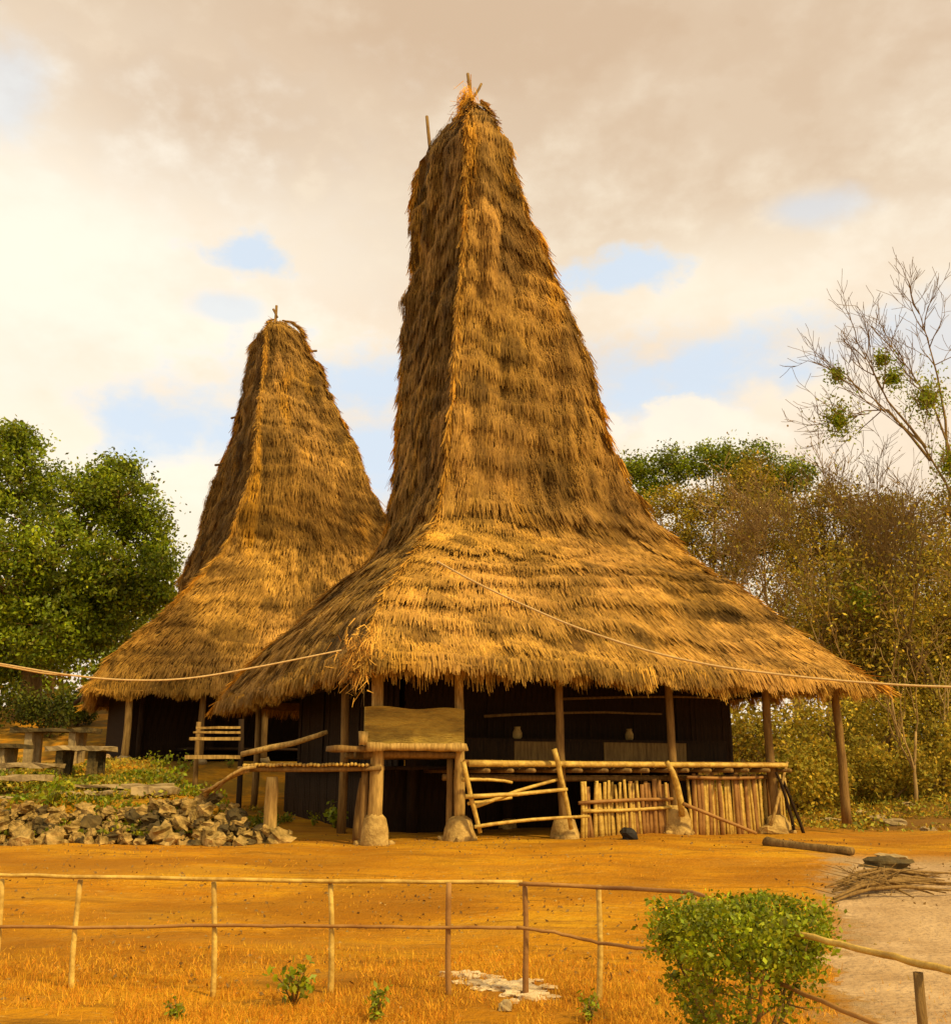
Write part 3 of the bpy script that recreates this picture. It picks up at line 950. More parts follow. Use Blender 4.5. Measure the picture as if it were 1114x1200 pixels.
sl_.build('slab', M['wood_pale'], house)
u3 = on_line(393, FRONT - .05, 1.95)
sl_ = MB(); sl_.box(((u3 + ul) / 2 + .1, FRONT + .1, zb - .07), (ul - u3 + .3, .5, .10), None, .015, 6)
sl_.build('slab', M['wood'], house)
sl_ = MB(); sl_.box((ul - .02, FRONT - .17, zb + .10), (.13, .10, .22), None, .01, 1)
sl_.build('peg', M['wood_pale'], house)
for dv in (0, .5, 1.1):
    MB().pole((ul + .05, FRONT + dv, zb - .16), (ur + .05, FRONT + dv, zb - .17), .07, .06, 8, 4, .02).build('beam', M['wood'], house)
dk_ = MB(); dk_.box(((ul + ur) / 2, FRONT + .75, zb - .07), (ur - ul, 1.3, .05), None, .006, 6); dk_.build('bench_top', M['wood'], house)

# bamboo pen stakes under the floor: part of the pen, a thing of its own
def gpoint(u, v): 
    p = wld(u, v); p.z = gs(p.x, p.y); return p
pen = thing('animal_pen', 'pen of upright bamboo stakes below the raised floor of the large house', 'pen', gpoint(on_line(735, FRONT - .1, 1.0), FRONT - .1))
po_ = pen.location.copy()
stv = []
for i in range(5):
    m_ = MB(); m_.pole((0, 0, -.1), (0, 0, .98), .030 + .005 * i, .027 + .004 * i, 7, 4, .014, .08); stv.append(m_.mesh('stake', M['bamboo'] if i < 3 else M['bamboo_brown']))
def stakes(pa, pb, v, n, hgt, lean=0.03):
    ua, ub = on_line(pa, v, 1.0), on_line(pb, v, 1.0)
    for k in range(n):
        u = ua + (ub - ua) * (k + random.uniform(.25, .75)) / n
        p = gpoint(u, v + random.uniform(-.03, .03))
        o = bpy.data.objects.new('stake', random.choice(stv)); COL.objects.link(o); o.parent = pen
        o.location = p - po_; o.rotation_euler = (random.uniform(-lean, lean), random.uniform(-lean * 1.5, lean * 1.5), random.uniform(0, 6))
        o.scale = (1, 1, (hgt + random.uniform(-.06, .05)) / .98)
stakes(679, 786, FRONT - .02, 32, .95, .05)
stakes(806, 892, FRONT + .02, 27, 1.12, .03)
stakes(892, 925, FRONT + .3, 7, 1.10, .03)
for (pa, pb, h_, mm) in ((678, 788, .62, 'bamboo_brown'), (682, 786, .47, 'bamboo'), (806, 895, 1.06, 'bamboo_brown')):
    a, b_ = on_line(pa, FRONT - .09, 1), on_line(pb, FRONT - .09, 1)
    A, B = gpoint(a, FRONT - .09), gpoint(b_, FRONT - .09)
    MB().pole(A + Vector((0, 0, h_)) - po_, B + Vector((0, 0, h_ + .02)) - po_, .035, .03, 7, 6, .02).build('rail', M[mm], pen)

# rough pole gate left of the pen
GV = FRONT - .42
def gp(px, py, dv=0.0):
    """point on the plane v = GV+dv (main house frame) behind pixel"""
    d = ray(px, py); o_ = Vector((0, 0, CAMZ))
    k = ((HB + HV * (GV + dv)) - o_).dot(HV) / d.dot(HV)
    return o_ + d * k
gate = thing('pole_gate', 'crude gate of crooked bamboo poles beside the animal pen', 'gate', gpoint(on_line(605, GV, .5), GV))
go_ = gate.location.copy()
for (a, b_, r, dv, nm) in (((543, 893), (563, 976), .045, 0, 'upright'), ((649, 878), (669, 972), .05, 0, 'upright'),
                           ((545, 934), (664, 925), .038, -.07, 'rail'), ((556, 946), (656, 913), .034, .08, 'rail'), ((548, 942), (600, 935), .03, .1, 'rail'),
                           ((556, 969), (690, 957), .032, -.07, 'rail'), ((541, 914), (600, 917), .03, .14, 'rail')):
    MB().pole(gp(*a, dv) - go_, gp(*b_, dv) - go_, r, r * .8, 8, 6, .03, .06).build(nm, M['bamboo'], gate)
# crooked prop and slanting pole in front of the pen
pr = MB().tube([gp(781, 893, .05), gp(788, 905, .05), gp(793, 920, .05), gp(797, 938, .1), gp(799, 957, .12)], [.045, .055, .06, .06, .06], 8, True, .06)
tag(pr.build('prop_pole', M['bamboo']), 'short crooked pole propping the bamboo floor edge above a post base', 'pole')
pr = MB().pole(gp(800, 942, -.02), gp(886, 977, -.35), .035, .03, 8, 6, .03)
tag(pr.build('slanting_pole', M['bamboo_brown']), 'slanting thin pole leaning on the ground in front of the stake pen', 'pole')
for i, (a, b_, lb) in enumerate((((909, 905), (930, 973), 'dark stick leaning left at the right end of the pen'), ((922, 893), (903, 968), 'pale stick crossing another at the right end of the pen'),
                  ((916, 912), (942, 978), 'outermost splayed stick at the right end of the pen'))):
    pr = MB().pole(gp(*a, .25 + .1 * i), gp(*b_, .1 + .1 * i), .03, .035, 7, 5, .05)
    tag(pr.build('stick', M['wood_dark_and_shaded'] if i != 1 else M['wood_pale']), lb, 'stick')

# ------------------------------------------------------------------ low bamboo platform on the left of the corner post
pl = thing('bamboo_platform', 'low platform of short bamboo lengths left of the corner post', 'platform', (-2.9, 16.9, gs(-2.9, 16.9)))
plo = pl.location.copy()
A = at(284, 897, 17.1); B = at(432, 896, 17.0)
nb = 34
sl_m = [MB().pole((0, -.0, 0), (0, .95, .0), .030, .026, 7, 3, .008).mesh('slat', M['bamboo'] if i else M['wood_pale']) for i in range(3)]
for k in range(nb):
    p = A.lerp(B, (k + .5) / nb) - plo
    o = bpy.data.objects.new('slat', random.choice(sl_m)); COL.objects.link(o); o.parent = pl
    o.location = p + Vector((0, random.uniform(-.05, .05), random.uniform(-.012, .012))); o.rotation_euler = (0, 0, random.uniform(-.05, .05) + .1)
for dv, dz in ((.12, -.06), (.75, -.06)):
    MB().pole(A + Vector((-.1, dv, dz)) - plo, B + Vector((.2, dv, dz)) - plo, .045, .04, 8, 5, .02).build('beam', M['wood'], pl)
p0 = at(319, 912, 17.2); gp0 = gs(p0.x, 17.2)
MB().pole(Vector((p0.x, 17.2, gp0 - .1)) - plo, p0 + Vector((0, 0, .02)) - plo, .125, .10, 10, 5, .02, .08).build('leg', M['wood_pale'], pl)
p0 = at(425, 912, 17.9)
MB().pole(Vector((p0.x - .1, 17.9, gs(p0.x, 17.9))) - plo, p0 - plo, .06, .05, 8, 4, .02).build('leg', M['wood'], pl)
o = MB().tube([at(283, 884, 18.6), at(315, 877, 18.5), at(345, 871, 18.4), at(372, 862, 18.3), at(383, 858, 18.4)], [.05, .055, .05, .045, .04], 8, True, .07)
tag(o.build('rail_pole', M['wood_pale']), 'bent pale pole sloping up towards the left side of the large house', 'pole')
# roots and driftwood sliding off the platform end
dw = thing('driftwood', 'tangled grey roots and driftwood against the end of the low platform', 'driftwood', (-4.3, 17.6, gs(-4.3, 17.6)))
for k in range(9):
    a = at(300 - 4 * k, 897 + 2 * k + random.uniform(-3, 3), 17.0 + .06 * k); m_ = at(272 - 4 * k, 908 + 3 * k, 17.05 + .06 * k); b_ = at(248 + random.uniform(-12, 8) - k, 930 + random.uniform(-8, 6), 17.1 + .08 * k)
    MB().tube([a - dw.location, a.lerp(m_, .5) + Vector((0, 0, .04)) - dw.location, m_ - dw.location, b_ - dw.location], [.022, .032, .03, .012], 7, True, .15).build('root', M['wood'] if k % 2 else M['wood_pale'], dw)

# ------------------------------------------------------------------ second house under its eaves
F2 = -4.9 * S2
def on2(px, v, z):
    lo, hi = -14.0, 14.0
    for _ in range(50):
        m_ = (lo + hi) / 2; p = wld2(m_, v, z)
        dd = p.y * math.cos(TH) + (p.z - CAMZ) * math.sin(TH)
        if 557 + FPX * p.x / dd < px: lo = m_
        else: hi = m_
    return (lo + hi) / 2
for px in (148, 236, 310):
    u = on2(px, F2, 2.5); gzz = gs(*wld2(u, F2).xy)
    po = MB().pole((u, F2, gzz), (u - .02, F2, 4.2), .12, .095, 9, 6, .03).build('post', M['wood_pale'] if px == 148 else M['wood'], house2)
    MB().rock((u, F2, gzz + .03), (.22, .22, .12), px).build('post_base', M['slab'], po)
for u in (-7.2, -4.8, -1.0, 2.5):
    for v in (-3.5, 0.5, 3.0):
        MB().pole((u, v, gs(*wld2(u, v).xy)), (u, v, 5.2), .12, .1, 8, 3, .02).build('inner_post', M['wood_dark_and_shaded'], house2)
MB().pole((-8.9, F2, 4.05), (6, F2, 4.05), .09, .08, 8, 6, .03).build('beam', M['wood_dark_and_shaded'], house2)
MB().pole((-8.9, F2, 4.05), (-8.6, 3.4, 4.05), .09, .08, 8, 6, .03).build('beam', M['wood_dark_and_shaded'], house2)
slm2 = MB().box((0, 0, 0), (.24, .04, 2.6), None, .004, 1).mesh('wall_slat', M['wood_dark_and_shaded'], smooth=False)
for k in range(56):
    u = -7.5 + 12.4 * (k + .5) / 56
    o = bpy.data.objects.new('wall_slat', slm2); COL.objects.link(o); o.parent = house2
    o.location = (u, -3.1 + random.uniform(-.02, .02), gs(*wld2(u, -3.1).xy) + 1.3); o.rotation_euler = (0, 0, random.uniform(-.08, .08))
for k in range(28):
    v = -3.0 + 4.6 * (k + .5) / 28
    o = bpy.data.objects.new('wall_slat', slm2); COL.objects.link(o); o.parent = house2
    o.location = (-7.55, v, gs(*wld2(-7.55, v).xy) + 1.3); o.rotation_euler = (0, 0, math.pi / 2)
MB().box((-1.5, -4.4, 2.2), (9, 2.2, .08), None, .004, 6).build('floor', M['wood_dark_and_shaded'], house2)

# ------------------------------------------------------------------ terrace: rubble wall, slabs, rack
wall = thing('rubble_wall', 'low tumbled wall of weathered coral rubble along the raised terrace at left', 'wall', (-7, 17.4, gs(-7, 17.0)))
wo = wall.location.copy()
rk = []
for i in range(9):
    m_ = MB().rock((0, 0, 0), (random.uniform(.10, .15), random.uniform(.09, .13), random.uniform(.075, .12)), i * 1.7, 10, 7, .40, 2.4)
    rk.append(m_.mesh('stone', M['stone'] if i not in (2, 6) else M['stone_dark'], smooth=False))
cnt = 0
for row in range(6):
    for k in range(52):
        t = (k + random.uniform(.1, .9)) / 52
        x = -10.6 + t * 7.5
        if x > -3.6 - .10 * row and row > 1: continue
        if random.random() < .25 * (1 + math.sin(x * 2.3)) * .5 * (row > 2): continue
        y = 17.05 + row * .13 + random.uniform(-.12, .12) + .12 * math.sin(x * 1.9)
        hmax = .30 + .14 * row
        z = gs(x, 16.9) + .02 + row * .105 * (1 + .22 * math.sin(x * 1.3 + 1)) + random.uniform(-.07, .07)
        if random.random() < .04 or cnt >= 298: continue
        o = bpy.data.objects.new('stone', random.choice(rk)); COL.objects.link(o); o.parent = wall
        s_ = random.choice((.5, .6, .75, .9, 1.0, 1.25)) * (1.1 if row < 2 else 1)
        o.scale = (s_, s_ * random.uniform(.8, 1.2), s_ * random.uniform(.7, 1.2))
        o.rotation_euler = (random.uniform(-.5, .5), random.uniform(-.5, .5), random.uniform(0, 6.3))
        o.location = Vector((x, y, z)) - wo
        cnt += 1
# flat slabs and steps
slabs = [((0, 70), 897, 21.5, .09, 'slab', 'long thin stone slab furthest left below the stone table'), ((0, 58), 912, 20.0, .10, 'slab', 'stone slab step at the left picture edge above the rubble'),
         ((0, 42), 938, 18.6, .12, 'slab', 'lowest pale slab resting on the rubble wall at the left edge'), ((160, 205), 927, 18.5, .13, 'slab', 'short pale stone block on top of the rubble wall'),
         ((75, 155), 930, 18.9, .07, 'slab', 'thin flat slab lying along the top of the rubble wall'), ((95, 200), 921, 19.6, .06, 'slab', 'broad low slab set in the grass of the terrace')]
for (pa, pb), py, Yd, th_, mm, lb in slabs:
    a = at(pa - (30 if pa == 0 else 0), py, Yd); b_ = at(pb, py, Yd)
    m_ = MB().box(((a.x + b_.x) / 2, Yd, a.z), (b_.x - a.x, .55, th_), None, .025, 7)
    o = m_.build('stone_slab', M['slab'], None, smooth=False)
    tag(o, lb, 'stone slab')
# stone tables (grave slabs on legs)
def table(pa, pb, ytop, ybot, Yd, label, m1, m2, legs=2):
    a = at(pa, ytop, Yd); b_ = at(pb, ytop, Yd); zb_ = gs((a.x + b_.x) / 2, Yd)
    r = thing('stone_table', label, 'stone table', ((a.x + b_.x) / 2, Yd, zb_))
    o_ = r.location.copy()
    MB().box(Vector(((a.x + b_.x) / 2, Yd, a.z - .05)) - o_, (b_.x - a.x, .9, .10), None, .02, 9).build('slab', m1, r, smooth=False)
    for k in range(legs):
        x = a.x + (b_.x - a.x) * (.22 + .56 * k / max(1, legs - 1))
        for dy in (-.25, .25):
            hz = a.z - .10 - zb_
            MB().box(Vector((x, Yd + dy, zb_ + hz / 2 - .05)) - o_, (.17, .16, hz + .1), None, .02, 3).build('leg', m2, r, smooth=False)
table(22, 112, 854, 893, 25, 'dark topped stone table with stout pale legs beside the left thatched house', M['stone_dark'], M['slab'])
table(62, 130, 875, 893, 23, 'lower pale stone table nearer the rubble wall at left', M['slab'], M['stone_dark'])
table(-60, 30, 872, 897, 23.5, 'stone table cut by the left picture edge', M['stone_dark'], M['slab'])
# plank rack
rack = thing('plank_rack', 'rack of pale horizontal planks on dark posts between the two houses', 'rack', (-5.6, 21, gs(-5.6, 21)))
ro_ = rack.location.copy()
p = at(283, 880, 21)
MB().pole(Vector((p.x, 21, gs(p.x, 21) - .05)) - ro_, at(283, 843, 21) - ro_, .06, .055, 8, 4, .02).build('upright', M['wood_dark_and_shaded'], rack)
p = at(232, 880, 21.4)
MB().pole(Vector((p.x, 21.4, gs(p.x, 21.4) - .05)) - ro_, at(233, 846, 21.4) - ro_, .055, .05, 8, 4, .02).build('upright', M['wood'], rack)
for (pa, pb, py, th_) in ((231, 282, 853, .045), (228, 282, 858.5, .045), (223, 282, 866, .06), (218, 282, 887.5, .075)):
    a = at(pa, py, 21.0); b_ = at(pb, py, 20.95)
    MB().box((a + b_) / 2 - ro_ + Vector((0, -.02, 0)), (b_.x - a.x, .10, th_), None, .006, 4).build('plank', M['wood_pale'], rack, smooth=False)
# pale stones and scraps in the dark under the second house
for (px, py, Yd, s_, lb) in ((122, 880, 29, .16, 'small pale lump beside the front post of the left house'), (176, 880, 30, .18, 'pale oval stone in the dark opening of the left house'),
                             (200, 876, 29, .2, 'larger grey lump by the doorway of the left house'), (214, 868, 27, .24, 'tilted pale stone left of the plank rack')):
    p = at(px, py, Yd); zg = gs(p.x, Yd)
    o = MB().rock((p.x, Yd, zg + s_ * .5), (s_, s_ * .7, s_ * .75), px, 9, 7, .35).build('rock', M['slab'], None, smooth=False)
    tag(o, lb, 'rock')

# ------------------------------------------------------------------ plants
def tone_of(n, lo=.6, hi=1.5, warm=.2, r=rng):
    v = r.uniform(lo, hi, n)
    y = r.uniform(-warm, warm, n)
    return np.stack([v * (1 + y), v, v * (1 - y)], -1)

def weed(px, py, h_px, label, n=60, mt='leaf_bush', spread=1.0, name='weed'):
    p = ground_at(px, py)
    k = p.y / FPX
    H = h_px * k
    r = thing(name, label, 'weed', (p.x, p.y, p.z))
    C = []; st = MB()
    for i in range(7):
        a = random.uniform(0, 6.28); e = Vector((math.cos(a) * H * .5 * spread * random.uniform(.3, 1), math.sin(a) * H * .4 * spread, H * random.uniform(.55, 1)))
        st.tube([Vector((0, 0, -.02)), e * .5 + Vector((0, 0, H * .1)), e], [.006 * H * 3 + .002, .005, .003], 4)
        for q_ in range(max(4, n // 7)):
            t = random.uniform(.25, 1.05)
            C.append(np.array(e) * t + rng.normal(0, H * .10, 3))
    C = np.array(C)
    st.build('stem', M['bark'], r)
    quads('leaves', leaf_quads(C, H * .22), M[mt], r, tone_of(len(C)), 'stuff')
    return r

def shrub(base, rx, rz, label, n, size, mt, cat='shrub', name='shrub', group=None, stem=True):
    r = thing(name, label, cat, base, 0, group)
    c = []
    for k in range(14):
        a = random.uniform(0, 6.28); q_ = random.random() ** .5
        c.append((math.cos(a) * rx * q_ * .75, math.sin(a) * rx * q_ * .75, rz * (.35 + .5 * random.random()), random.uniform(.25, .45)))
    c = np.array(c)
    i = rng.integers(0, len(c), n)
    d = unit(rng.normal(size=(n, 3)))
    C = c[i, :3] + d * (c[i, 3] * rng.uniform(.5, 1.1, n))[:, None] * np.array([rx, rx, rz])
    C[:, 2] = np.abs(C[:, 2])
    if stem:
        st = MB()
        for k in range(6):
            e = Vector(c[k, :3]); st.tube([Vector((0, 0, -.1)), e * .5, e], [.03 * rz + .01, .02 * rz, .008], 5)
        st.build('stem', M['bark'], r)
    tn = tone_of(n) * (1 + .35 * rng.normal(0, 1, len(c)))[i][:, None].clip(.5, 1.6)
    quads('leaves', leaf_quads(C, size), M[mt], r, tn, 'stuff')
    return r

def grow(segs, tips, p, d, ln, r, lev, maxl, spread=.55, up=.12, kids=3, rr=random):
    pts = [p]; rad = [r]; q = p.copy(); dd = d.copy()
    ns = 4 if lev < 2 else 3
    for i in range(ns):
        dd = (dd + Vector((rr.gauss(0, .16), rr.gauss(0, .16), rr.gauss(0, .12) + up * .5))).normalized()
        q = q + dd * ln / ns
        pts.append(q.copy()); rad.append(r * (1 - .5 * (i + 1) / ns))
    segs.append((pts, rad, lev))
    if lev >= maxl:
        tips.append(q.copy()); return
    n = kids + (1 if rr.random() < .5 else 0)
    for k in range(n):
        t = rr.uniform(.4, 1.0) if k else 1.0
        j = min(int(t * ns), ns); b_ = pts[j]
        s_ = Vector((rr.gauss(0, 1), rr.gauss(0, 1), rr.gauss(0, .7)))
        nd = (dd + s_ * spread + Vector((0, 0, up))).normalized()
        grow(segs, tips, b_, nd, ln * rr.uniform(.58, .8), max(rad[j] * .72, .006), lev + 1, maxl, spread, up, kids, rr)

def make_tree(base, h, label, seed, maxl=5, leafn=0, leafs=.14, mt='leaf_olive', bark='bark', r0=.16, lean=(0, 0), spread=.55, up=.12, group=None, cl=.35, kids=3,
              name='tree', minr=.012, l0=.34):
    rr = random.Random(seed); rg = np.random.default_rng(seed)
    r = thing(name, label, 'tree', base, 0, group)
    segs = []; tips = []
    grow(segs, tips, Vector((0, 0, -.2)), Vector((lean[0], lean[1], 1)).normalized(), h * l0, r0, 0, maxl, spread, up, kids, rr)
    top = max(p.z for p in tips); k = h / top
    tr = MB(); br = MB()
    for pts, rad, lev in segs:
        (tr if lev == 0 else br).tube([p * k for p in pts], [max(q, minr) for q in rad], 8 if lev == 0 else (5 if lev < 3 else 3), lev == 0)
    tr.build('trunk', M[bark], r); b_ = br.build('branches', M[bark], r)
    if leafn:
        T = np.array([list(p * k) for p in tips])
        i = rg.integers(0, len(T), leafn)
        C = T[i] + rg.normal(0, cl, (leafn, 3))
        tn = tone_of(leafn, r=rg) * (1 + .3 * rg.normal(0, 1, len(T)))[i][:, None].clip(.5, 1.7)
        quads('crown', leaf_quads(C, leafs, rg), M[mt], r, tn, 'stuff')
    return r

# the big leafy tree on the left
def lobe_tree(base, lobes, label, n, size, mt, r0=.45, seed=5, name='leafy_tree', gap=.0):
    rr = random.Random(seed); rg = np.random.default_rng(seed)
    r = thing(name, label, 'tree', base)
    B = Vector(base)
    tr = MB(); hub = Vector((0, 0, 4.2))
    tr.tube([Vector((0, 0, -.3)), Vector((.1, 0, 1.2)), Vector((-.05, .1, 2.8)), hub], [r0 * 1.4, r0, r0 * .85, r0 * .7], 10, True, .08)
    tr.build('trunk', M['bark'], r)
    br = MB(); cl = []
    for (px, py, Yd, rad) in lobes:
        c = at(px, py, Yd) - B
        m_ = hub.lerp(c, .5) + Vector((rr.uniform(-.5, .5), 0, .6))
        br.tube([hub * .8, m_, c], [r0 * .45, r0 * .25, r0 * .1], 6, False)
        for k in range(int(34 * rad ** 1.3)):
            d = Vector((rr.gauss(0, 1), rr.gauss(0, 1), rr.gauss(0, 1))).normalized()
            e = c + Vector((d.x * rad, d.y * rad * .9, d.z * rad * .82)) * (rr.uniform(.45, 1.0) + (.22 * rr.random() if rr.random() < .3 else 0))
            cl.append((e.x, e.y, e.z, rr.uniform(.35, .75)))
            if k % 3 == 0:
                br.tube([c, c.lerp(e, .5) + Vector((0, 0, .1)), e], [.06, .035, .012], 4, False)
    br.build('branches', M['bark'], r)
    cl = np.array(cl)
    i = rg.integers(0, len(cl), n)
    C = cl[i, :3] + rg.normal(0, 1, (n, 3)) * cl[i, 3][:, None] * np.array([.55, .55, .38])
    tn = tone_of(n, .55, 1.45, .18, rg) * (1 + .35 * rg.normal(0, 1, len(cl)))[i][:, None].clip(.45, 1.8)
    quads('crown', leaf_quads(C, size, rg, .2), M[mt], r, tn, 'stuff')
    return r
bt = at(30, 840, 46); 
lobe_tree((bt.x, 46, gs(bt.x, 46)), [(15, 560, 46, 2.3), (-40, 600, 45, 3), (95, 590, 46, 2.2), (140, 585, 46, 1.9), (165, 620, 47, 1.7), (60, 650, 44, 2.6), (130, 680, 45, 2.4),
          (0, 690, 44, 2.7), (60, 740, 44, 2.2), (170, 690, 46, 1.5), (-80, 700, 46, 3), (110, 730, 46, 2.2), (20, 520, 46, 1.2), (135, 550, 46.5, 1.0), (-60, 540, 47, 2.4), (5, 760, 46, 1.9), (190, 655, 46.5, 1.0)],
          'large dense green tree standing behind the left thatched house', 95000, .20, 'leaf', .5)
# smaller trees behind it that close the view to the left
for i, (px, Yd, h_) in enumerate(((-60, 60, 9), (60, 64, 7), (170, 62, 6), (-160, 52, 11))):
    p = at(px, 800, Yd)
    make_tree((p.x, Yd, gs(p.x, Yd)), h_, ['green tree far behind, showing low under the big leafy crown at the left edge', 'green tree far behind, showing beside the trunk of the big leafy tree',
              'green tree far behind, between the big leafy tree and the left roof', 'green tree beyond the left picture edge'][i], 40 + i, 4, 9000, .3, 'leaf', 'bark', .2, cl=.8, spread=.7, name='leafy_tree')

# woodland on the right
TR = [  # px, D, height, levels, leaves, material, bark, label
    (940, 40, 12.6, 6, 1500, 'leaf_olive', 'bark_pale', 'twiggy tree with few brown leaves left of the tall bare tree', .2, .6, .16),
    (1010, 44, 15.0, 6, 900, 'leaf_olive', 'bark_pale', 'nearly leafless tree with a dense haze of upright twigs', .2, .5, .2),
    (960, 37, 8.0, 5, 3300, 'leaf_olive', 'bark_pale', 'small dusty tree behind the right roof corner', .17, .6, .1),
    (1040, 36, 7.4, 5, 3200, 'leaf_olive', 'bark_pale', 'small dusty tree just right of the roof corner', .17, .6, .1),
    (1120, 37, 8.6, 5, 3600, 'leaf_olive', 'bark_pale', 'dusty tree cut by the right picture edge', .2, .6, .1),
    (1150, 46, 12.2, 5, 3600, 'leaf_olive', 'bark_pale', 'taller olive tree mostly beyond the right picture edge', .2, .6, .1),
    (1000, 54, 12.4, 5, 4600, 'leaf_olive', 'bark_pale', 'far olive tree seen through the twigs of the nearly leafless tree', .2, .7, .05),
    (1090, 56, 13.2, 5, 4600, 'leaf_olive', 'bark_pale', 'far olive tree behind the base of the tall bare tree', .2, .7, .05),
    (850, 60, 14.5, 5, 3000, 'leaf_olive', 'bark_pale', 'far tree with pale bare twig tips above the flat green canopy', .2, .5, .15)]
LT = [
 (835, 50, [(748, 552, 50, 1.1), (790, 548, 50, 1.4), (835, 540, 50, 1.3), (880, 545, 50, 1.5), (925, 560, 50, 1.3), (765, 575, 50, .8), (905, 580, 51, 1.2)], 'broad tree with a flat dark green canopy right of the tower', 11000, 'leaf', 21),
 (850, 47, [(790, 600, 47, 1.5), (840, 595, 47, 1.6), (895, 605, 47, 1.7), (800, 640, 47, 1.3), (860, 650, 47, 1.8), (930, 640, 47, 1.6), (880, 560, 47, 1.2)], 'brown olive tree filling the space below the flat green canopy', 20000, 'leaf_olive', 22),
 (985, 43, [(940, 600, 43, 1.4), (985, 590, 43, 1.6), (1030, 610, 43, 1.5), (960, 650, 43, 1.7), (1010, 665, 43, 1.6), (930, 690, 43, 1.5)], 'brown olive tree behind the right roof slope, below the bare twigs', 8500, 'leaf_olive', 23),
 (1090, 42, [(1060, 610, 42, 1.5), (1110, 600, 42, 1.6), (1080, 660, 42, 1.7), (1130, 670, 42, 1.8), (1040, 690, 42, 1.3)], 'rusty brown tree at the right picture edge under the tall bare tree', 8000, 'leaf_olive', 24),
 (1010, 37, [(960, 730, 37, 1.2), (1010, 730, 37, 1.3), (1060, 745, 37, 1.3), (1000, 780, 37, 1.2), (1050, 800, 37, 1.4)], 'low olive tree right behind the roof corner', 6500, 'leaf_olive', 25),
 (1120, 36, [(1095, 740, 36, 1.3), (1140, 750, 36, 1.5), (1100, 800, 36, 1.5), (1150, 820, 36, 1.4)], 'low dark olive tree at the right edge beside the rope', 6000, 'leaf_olive', 26)]
for px, Yd, lobes_, lb, n_, mt, sd_ in LT:
    p = at(px, 880, Yd)
    lobe_tree((p.x, Yd, gs(p.x, Yd)), lobes_, lb, int(n_ * 1.7), .17 if mt == 'leaf' else .13, mt, .22, sd_, 'woodland_tree')
for i, (px, Yd, h_, lv, ln_, mt, bk, lb, r0, spd, up_) in enumerate(TR):
    p = at(px, 880, Yd)
    make_tree((p.x, Yd, gs(p.x, Yd)), h_, lb, 100 + i, lv, int(ln_ * 1.8), .11 + .001 * Yd, mt, bk, r0, (random.uniform(-.1, .1), 0), spd, up_, cl=.55, minr=.014, name='woodland_tree')
# tall bare tree at the right edge with mistletoe clumps
p = at(1128, 880, 34)
tall = make_tree((p.x, 34, gs(p.x, 34)), 14.6, 'tall bare tree at the right edge carrying round green clumps of mistletoe', 11, 6, 0, .1, 'leaf_olive', 'bark', .13, (-.10, 0), .52, .2, minr=.008, name='bare_tree', l0=.3, kids=3)
for (px, py, s_) in ((982, 492, .5), (1045, 443, .3), (1086, 468, .62), (1033, 420, .22), (980, 440, .25), (1112, 545, .5), (1010, 700, .4)):
    c = np.array(at(px, py, 33.6)) - np.array(tall.location)
    n = int(2600 * s_)
    C = c + rng.normal(0, 1, (n, 3)) * s_ * np.array([.50, .50, .62]) * rng.choice([.5, 1, 1.5], (n, 1))
    quads('mistletoe', leaf_quads(C, .12, rng, .6), M['leaf_bush'], tall, tone_of(n, .7, 1.5, .25), 'stuff')
br = MB()
for (a, m_, b_) in (((1125, 600), (1080, 520), (975, 430)), ((1090, 540), (1040, 480), (985, 492)), ((1120, 560), (1095, 480), (1040, 400)), ((1110, 540), (1098, 440), (1075, 360)), ((1085, 525), (1040, 470), (1000, 395))):
    A_, M_, B_ = (at(*q_, 33.6) - tall.location for q_ in (a, m_, b_))
    br.tube([A_, A_.lerp(M_, .5) + Vector((.1, 0, -.1)), M_, M_.lerp(B_, .5) + Vector((0, 0, .15)), B_], [.055, .045, .032, .02, .01], 6, False)
    segs = []; tips = []
    for t_ in (.25, .5, .75, 1.0):
        for s_ in range(2):
            grow(segs, tips, M_.lerp(B_, t_ - .1), ((B_ - M_).normalized() + Vector((random.gauss(0, .5), random.gauss(0, .5), random.gauss(.2, .4)))).normalized(), 1.3, .025, 3, 5, .5, .15, 3)
    for pts, rad, lev in segs: br.tube(pts, [max(q_, .009) for q_ in rad], 3, False)
br.build('branches', M['bark'], tall)
# thin pale saplings in front of the wood
for i, (px, Yd, h_, ln_, lb) in enumerate(((1066, 27, 4.3, 60, 'slim pale crooked sapling right of the roof corner'), (985, 33, 7.0, 90, 'tall slim pale stem rising behind the right roof slope'),
                                     (1045, 31, 6.0, 60, 'thin pale leaning stem behind the roof corner'), (1100, 30, 5.0, 120, 'thin pale sapling near the right picture edge'))):
    p = at(px, 890, Yd)
    make_tree((p.x, Yd, gs(p.x, Yd)), h_, lb, 200 + i, 3, ln_, .13, 'leaf_olive', 'bark_pale', .06, (random.uniform(-.15, .1), 0), .4, .3, cl=.3, kids=2, name='sapling', l0=.6)
